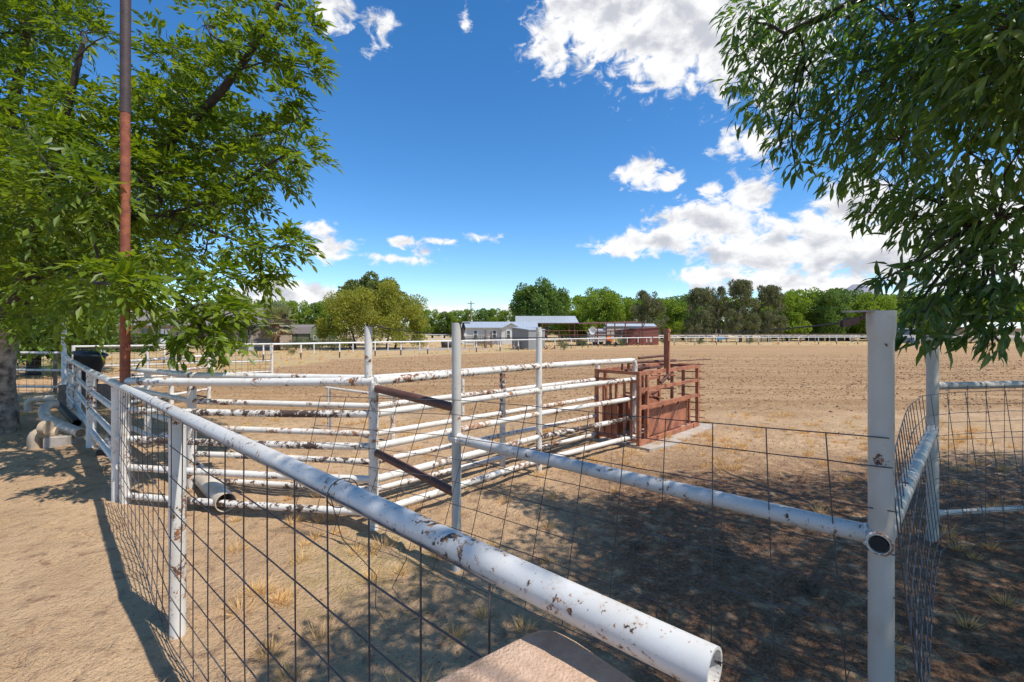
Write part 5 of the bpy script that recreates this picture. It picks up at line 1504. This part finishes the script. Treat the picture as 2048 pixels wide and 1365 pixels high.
P1 = make_tree('pecan_tree', 'broad bright green tree rising behind the roofed red carport', 'trees beyond the arena', 1, hgt(580, 86), 92 * 86 / F, 'pecan', M['orchard_leaf'], (X(1198, 86), 86, 0))
P2 = make_tree('pecan_tree', 'bright green tree between the dark ragged evergreen and the carport shed', 'trees beyond the arena', 2, hgt(598, 92), 66 * 92 / F, 'pecan', M['orchard_leaf'], (X(1338, 92), 92, 0))
P3 = make_tree('pecan_tree', 'darker leafy tree in the wooded row left of the stout post', 'trees beyond the arena', 3, hgt(584, 88), 78 * 88 / F, 'pecan', M['dull_leaf'], (X(1655, 88), 88, 0))
J1 = make_tree('juniper_tree', 'tallest ragged grey green evergreen in the far row, right of the chute upright', 'evergreens beyond the arena', 4, hgt(563, 80), 66 * 80 / F, 'juniper', M['juniper_leaf'], (X(1481, 80), 80, 0))
J2 = make_tree('juniper_tree', 'round topped dark evergreen just right of the red carport', 'evergreens beyond the arena', 5, hgt(584, 84), 68 * 84 / F, 'juniper', M['juniper_leaf'], (X(1296, 84), 84, 0))
for px, top, w, d, lb_ in ((1402, 578, 62, 82, 'brownish ragged evergreen directly above the chute lever rod'), (1437, 576, 58, 86, 'ragged evergreen squeezed against the left side of the tallest one'), (1537, 574, 62, 82, 'thin browning evergreen with a bare red trunk, rightmost of the ragged evergreens')):
    place(J1 if px != 1437 else J2, px, top, w, d, lb_, 'evergreens beyond the arena')
ks_ = 0
for px, top, w, d, k in row:
    if k == 'j' or px in (1198, 1338, 1655): continue
    place((P1, P2, P3)[ks_ % 3], px, top, w * 1.12, d, {1155: 'low green tree right of the open barn roof', 1243: 'green tree above the red shed between two taller crowns', 1366: 'small green tree filling the gap left of the brownish evergreen'}.get(px, 'leafy pecan tree in the close set row behind the far right end of the arena'), 'trees beyond the arena')
    ks_ += 1
# second row glimpsed between the crowns
for i in range(22):
    px = 1140 + i * 45
    place((P1, P2, P3)[i % 3], px + rng.uniform(-8, 8), 596 + rng.uniform(-5, 6), 85, 108 + rng.uniform(-2, 4), 'green pecan tree of the second row showing between the nearer crowns', 'second row of pecan trees')
# low orchard row behind the house and the barn
for i, px in enumerate(range(835, 1165, 26)):
    place((P1, P2, P3)[i % 3], px + rng.uniform(-4, 4), 624 + rng.uniform(-5, 4), 46, 122 + rng.uniform(-3, 3), 'low orchard tree in the distant row behind the white mobile home', 'distant orchard row')
for i, px in enumerate(range(420, 690, 30)):
    place((P1, P2, P3)[(i + 1) % 3], px, 606 + rng.uniform(-6, 5), 62, 90 + rng.uniform(-2, 2), 'green orchard tree behind the sheds and the palm', 'orchard behind the sheds')
for i, px in enumerate(range(20, 420, 45)):
    place((P1, P2, P3)[i % 3], px, 622 + rng.uniform(-6, 5), 70, 84 + rng.uniform(-2, 2), 'green tree behind the beige house seen through the near foliage', 'trees behind the beige house')
make_tree('cottonwood_tree', 'tall rounded tree standing alone above the open barn roof', None, 9, hgt(556, 88), 120 * 88 / F, 'round', M['dull_leaf'], (X(1076, 88), 88, 0), 1.2)
make_tree('elm_tree', 'dark dome shaped tree rising behind the yellow green palo verde', None, 10, hgt(548, 62), 140 * 62 / F, 'round', M['dome_leaf'], (X(744, 62), 62, 0), 2.6)
make_tree('palo_verde_tree', 'wide yellow green feathery tree with several trunks beyond the left arena fence', None, 11, hgt(560, 50), 200 * 50 / F, 'palo', M['palo_leaf'], (X(748, 50), 50, 0), 1.15)
make_tree('mesquite_tree', 'light green airy tree behind the beige house left of the palm', None, 12, hgt(592, 58), 100 * 58 / F, 'mesquite', M['mesquite_leaf'], (X(468, 58), 58, 0))
make_tree('small_tree', 'thin pale tree in front of the beige house window, left of the palm', None, 13, hgt(628, 46), 45 * 46 / F, 'mesquite', M['shrub_leaf'], (X(486, 46), 46, 0), .8)
S1 = make_tree('shrub', 'grey green shrub at the foot of the green shed door', 'shrubs beyond the arena fence', 14, 1.1, 1.7, 'bush', M['shrub_leaf'], (X(592, 48), 48, 0))
for px, d, s, lb_ in ((615, 47, 1.1, 'grey green shrub at the right corner of the green shed'), (640, 47, 1.05, 'low shrub between the green shed and the palo verde'), (667, 46, 1.2, 'shrub under the left skirts of the palo verde'),
                      (574, 46, .8, 'shrub beside the palm trunk'), (452, 42, 1.1, 'grey shrub in front of the picket fence'), (487, 40.5, .7, 'small shrub before the right end of the picket fence'), (585, 38, .45, 'tiny green weed tuft by the arena fence'), (1128, 48, .9, 'weedy shrub right of the grey steel shed'),
                      (1165, 56, .8, 'weedy shrub in front of the satellite dish'), (1245, 58, .9, 'grey weed in front of the red shed'), (1330, 66, .8, 'weed clump at the corner of the far fence'), (1400, 68, .8, 'weed clump under the brownish evergreen'), (1500, 69, .7, 'weed clump under the tallest evergreen'),
                      (835, 66, 1.1, 'green bush on the far side of the gravel drive'), (805, 70, .9, 'greyish bush beside the gravel drive'), (700, 52, 1.3, 'bushy sucker growth between the palo verde trunks'), (600, 650, .0, '')):
    if s: dup(S1, (X(px, d), d, 0), lb_, 'shrubs beyond the arena fence', rng.uniform(0, 6), (s, s, s * rng.uniform(.8, 1.1)))
BH = make_tree('leafy_bush', 'rounded dark bush behind the wire fence at the left', 'bushes by the beige house', 15, 2.2, 3.0, 'bush', M['dull_leaf'], (X(60, 26), 26, 0), 1.2)
dup(BH, (X(165, 30), 30, 0), 'rounded bush behind the tall bare fence post', 'bushes by the beige house', 1.0, (1.1, 1.1, 1.25))
dup(BH, (X(15, 22), 22, 0), 'rounded bush behind the grey tree trunk', 'bushes by the beige house', 2.0, (1.1, 1.1, 1.3))
dup(BH, (X(108, 19), 19, 0), 'low bush at the end of the left cross fence', 'bushes by the beige house', 2.6, (.45, .45, .35))
make_tree('pecan_tree', 'second tree with a pale trunk behind the near left trunk', None, 16, 8.5, 7, 'pecan', M['dull_leaf'], (X(42, 20), 20.5, 0), 1.4)
fl = thing('flatbed_trailer', 'low dark flatbed trailer parked beside the weeds left of the carport', 'trailer', (X(1158, 60), 60, 0))
mb = MB(); mb.box(X(1140, 60), X(1177, 60), 60, 61.6, .5, .66); obj('bed', mb, M['dark_steel'], fl)
mb = MB(); mb.box(X(1140, 60), X(1142, 60), 60.02, 61.58, .661, 1.05); obj('headboard', mb, M['wood'], fl)
for px in (1157, 1167):
    mb = MB(); mb.tube([(X(px, 60), 59.9, .3), (X(px, 60), 60.12, .3)], .3, 12); obj('wheel', mb, M['rubber_bore_shade'], fl)
# clipped hedge
hg = thing('hedge', 'clipped bright green hedge in front of the beige house', 'hedge', (X(258, 42), 42, 0))
n = 5200; q = rng.uniform(-1, 1, (n, 3)); ax_ = rng.integers(0, 3, n); q[np.arange(n), ax_] = np.sign(q[np.arange(n), ax_]) * rng.uniform(.9, 1.02, n)
o_ = np.array([X(245, 42), 42.5, .78]) + q * np.array([1.75, .6, .78]); l = rng.uniform(.10, .2, n)
v, f = leaves4(o_, q + rng.normal(0, .6, q.shape), q + rng.normal(0, .5, q.shape), l, l * .6); np_obj('foliage', v, f, M['hedge_leaf'], hg)
mb = MB(); mb.box(X(245, 42) - 1.5, X(245, 42) + 1.5, 42.1, 42.9, 0, 1.35); obj('stems', mb, M['bark_dark'], hg)
# tall cactus
cc_ = thing('cactus', 'cluster of tall thin cactus stems by the house window', 'cactus', (X(306, 44), 44, 0)); mb = MB()
for i in range(9):
    a = i * .7; p = V(X(306, 44) + math.cos(a) * .25, 44 + math.sin(a) * .25, 0); mb.tube([p, p + V(math.cos(a) * .15, math.sin(a) * .1, 1.0), p + V(math.cos(a) * .25, math.sin(a) * .2, 1.7 + .4 * math.sin(i * 2.1))], [.07, .075, .03], 7)
obj('stems', mb, M['shrub_leaf'], cc_)


def palm(label, loc, trunk_h, R, tr=.33):
    t = thing('palm_tree', label, 'tree', loc); w = Vector(loc); mb = MB()
    k = 16; pts = [w + V(.03 * math.sin(i * .7), 0, -.2 + (trunk_h + .2) * i / k) for i in range(k + 1)]
    mb.tube(pts, [tr * (1.12 - .2 * i / k + (.07 if i % 2 else -.03)) for i in range(k + 1)], 14, smooth=False)
    obj('trunk', mb, plain('palm_bark', (.23, .13, .075), .95, 0, .5, 9, .8, (.11, .065, .04)), t)
    top = w + V(0, 0, trunk_h)
    def fronds(n, elo, ehi, mat, nm, scale=1.0):
        O = []; D = []; Nn = []; Ls = []; st = MB()
        for i in range(n):
            a = i * 2.399 + rng.uniform(-.2, .2); e = elo + (ehi - elo) * rng.uniform(0, 1)
            d = Vector((math.cos(a) * math.cos(e), math.sin(a) * math.cos(e), math.sin(e))); pl = R * .55 * scale * rng.uniform(.85, 1.1)
            tip = top + d * pl; st.tube([top, top.lerp(tip, .6) + V(0, 0, .03), tip], .025, 4, False)
            side = d.cross(V(0, 0, 1)).normalized(); upv = side.cross(d)
            for j in range(15):
                b = (j - 7) / 7 * 1.35; dd = (d * math.cos(b) + side * math.sin(b)).normalized()
                O.append(tip); D.append(dd - V(0, 0, .22 * (1 - abs(b) * .2))); Nn.append(upv); Ls.append(R * .55 * scale * (1 - .25 * abs(b) / 1.35) * rng.uniform(.85, 1.1))
        v, f = leaves4(np.array(O), np.array(D), np.array(Nn), np.array(Ls), np.array(Ls) * .17, .15)
        np_obj(nm, v, f, mat, t); return st
    st = fronds(64, -.35, 1.45, M['palm_leaf'], 'fronds'); st2 = fronds(16, -.95, -.3, M['palm_dead'], 'dead_fronds', .95)
    obj('stalks', st, M['palm_dead'], t)


palm('stocky fan palm with thick rough trunk in front of the green shed', (X(552, 46.5), 46.5, 0), 2.65, 2.1)
palm('fan palm with shaggy dead fronds behind the beige house', (X(272, 62), 62, 0), 4.3, 1.9)

# ================================================================== GROUND COVER
def tufts(centers, size, blades, mat, name, label, lean=.55, width=.011):
    C_ = np.asarray(centers); K = len(C_)
    o = np.repeat(C_, blades, 0); s = np.repeat(size, blades); n = len(o)
    a = rng.uniform(0, 6.283, n); sp = rng.uniform(0.1, 1, n) ** .7
    o = o + np.stack([np.cos(a) * s * .22 * sp, np.sin(a) * s * .22 * sp, np.full(n, -.01)], 1)
    d = np.stack([np.cos(a) * sp * lean * 1.5, np.sin(a) * sp * lean * 1.5, np.ones(n)], 1) + rng.normal(0, .22, (n, 3))
    l = s * rng.uniform(.45, 1.1, n) * .75
    v, f = leaves4(o, d, rng.normal(0, 1, (n, 3)), l, np.maximum(width * rng.uniform(.6, 1.3, n), l * .02), .1)
    ob = np_obj(name, v, f, mat); props(ob, label, 'grass', kind='stuff'); return ob


def scatter(n, x0, x1, y0, y1, fn):
    x = rng.uniform(x0, x1, n); y = rng.uniform(y0, y1, n); p = fn(x, y); k = rng.uniform(0, 1, n) < p
    x = x[k]; y = y[k]; return np.stack([x, y, ground_z(x, y)], 1)


def near_p(x, y):
    n = fbm(x * .9, y * .9, 55, 3)
    band = np.exp(-((y - 9.0 - .05 * np.abs(x)) / 1.5) ** 2) * np.where(x > -4, 1, .35)
    yard = .22 * (x > -3.2) * np.where((x > .2) & (y < 6.5), .45, 1) * (y > 1.6) * (y < 9)
    mid = 1.3 * np.exp(-((y - 4.0) / 1.1) ** 2 - ((x + 1.4) / 1.0) ** 2) + .8 * np.exp(-((y - 2.3) / .7) ** 2 - ((x + .8) / .8) ** 2)
    leftp = .10 * (x < -4) * (y > 6)
    p = (band * .75 + yard + mid + leftp) * np.clip(.45 + n * 2.2, 0, 1)
    return p * (1 - arena_mask(x, y)) * np.where((x < -2.5) & (y < 4.6), .12, 1)


c = scatter(3600, -9, 9, 1.3, 12, near_p); sz = rng.uniform(.08, .22, len(c)) * np.where(rng.uniform(0, 1, len(c)) < .12, 1.7, 1)
tufts(c, sz, 70, M['dry_grass'], 'dry_grass', 'dry straw coloured grass tufts scattered over the sandy yard', .8, .0042)
c = scatter(5200, -32, 90, 22, 80, lambda x, y: (1 - arena_mask(x, y)) * np.exp(-np.maximum(0, y - 62) / 14) * np.clip(.7 + fbm(x * .2, y * .2, 60, 3) * 2, 0, 1) * (np.hypot((x + 12.5) / 8, (y - 50) / 3.2) > 1.2))
tufts(c, rng.uniform(.15, .42, len(c)), 16, M['dry_grass'], 'dry_grass', 'dry yellow grass along and beyond the arena fences', .7, .03)
c = scatter(1500, -20, -7, 10.5, 26, lambda x, y: (1 - arena_mask(x, y)) * .8)
tufts(c, rng.uniform(.08, .25, len(c)), 14, M['dry_grass'], 'dry_grass', 'dry yellow grass around the white pens on the left', .8, .012)


def bits(n, x0, x1, y0, y1, fn, lo, hi, asp, mat, name, label, flat=.25):
    c = scatter(n, x0, x1, y0, y1, fn); K = len(c); a = rng.uniform(0, 6.283, K)
    d = np.stack([np.cos(a), np.sin(a), rng.normal(0, flat, K)], 1); l = lo * (hi / lo) ** (rng.uniform(0, 1, K) ** 1.6)
    v, f = leaves4(c + np.array([0, 0, .004]), d, np.tile([0, 0, 1.], (K, 1)) + rng.normal(0, .35, (K, 3)), l, l * asp, .25)
    ob = np_obj(name, v, f, mat); props(ob, label, 'ground litter', kind='stuff')


bits(17000, -3.2, 8, 1.2, 9.5, lambda x, y: (1 - arena_mask(x, y)) * np.clip((x + 1.5) / 3 + .15 + fbm(x * 1.3, y * 1.3, 70, 3) * 1.3, 0.03, 1), .012, .045, .45, M['litter'], 'leaf_litter', 'brown fallen leaves and bark chips on the yard under the right tree')
bits(3500, -6, 8, 1.2, 10.5, lambda x, y: (1 - arena_mask(x, y)) * .7, .05, .22, .022, M['dead_twig'], 'dead_twigs', 'thin dead twigs and grass stalks lying on the sand')
bits(5200, -11, -1.6, 2.0, 12, lambda x, y: np.clip(.2 + fbm(x * .9, y * .9, 71, 3) * 2.5, 0, 1), .02, .14, .05, M['dead_twig'], 'straw_litter', 'straw and twigs lying along the left fence')


def clods(n, x0, x1, y0, y1, fn, lo, hi, mat, name, label):
    c = scatter(n, x0, x1, y0, y1, fn); K = len(c); r = lo * (hi / lo) ** (rng.uniform(0, 1, K) ** 2.2)
    base = np.array([[1, 0, 0], [0, 1, 0], [-1, 0, 0], [0, -1, 0], [0, 0, .75], [0, 0, -.5]], float)
    v = base[None] * rng.uniform(.6, 1.3, (K, 6, 1)) + rng.normal(0, .18, (K, 6, 3)); a = rng.uniform(0, 6.28, K)
    ca, sa = np.cos(a)[:, None], np.sin(a)[:, None]
    v = np.stack([v[..., 0] * ca - v[..., 1] * sa, v[..., 0] * sa + v[..., 1] * ca, v[..., 2]], -1) * r[:, None, None] + c[:, None, :]
    f0 = np.array([[0, 1, 4], [1, 2, 4], [2, 3, 4], [3, 0, 4], [1, 0, 5], [2, 1, 5], [3, 2, 5], [0, 3, 5]])
    f = (np.arange(K)[:, None, None] * 6 + f0[None]).reshape(-1, 3)
    ob = np_obj(name, v.reshape(-1, 3), [f], mat); props(ob, label, 'soil', kind='stuff')


clods(90000, -14, 34, 10, 38, lambda x, y: arena_mask(x, y) * np.clip(1.25 - (y - 10) / 30, .2, 1) * np.clip(.55 + fbm(x * .5 + y, y * 1.2, 80, 3) * 1.6, .1, 1), .014, .05, M['clod'], 'soil_clods', 'crumbly clods of earth over the tilled arena')
clods(9000, -7, 7, 1.0, 10, lambda x, y: (1 - arena_mask(x, y)) * np.clip(.4 + fbm(x * 1.5, y * 1.5, 81, 3) * 2, .05, 1), .004, .018, M['clod'], 'pebbles', 'small pebbles and lumps of soil on the sandy yard')

for o in bpy.data.objects:
    for k in ('_h', '_w'):
        if k in o: del o[k]
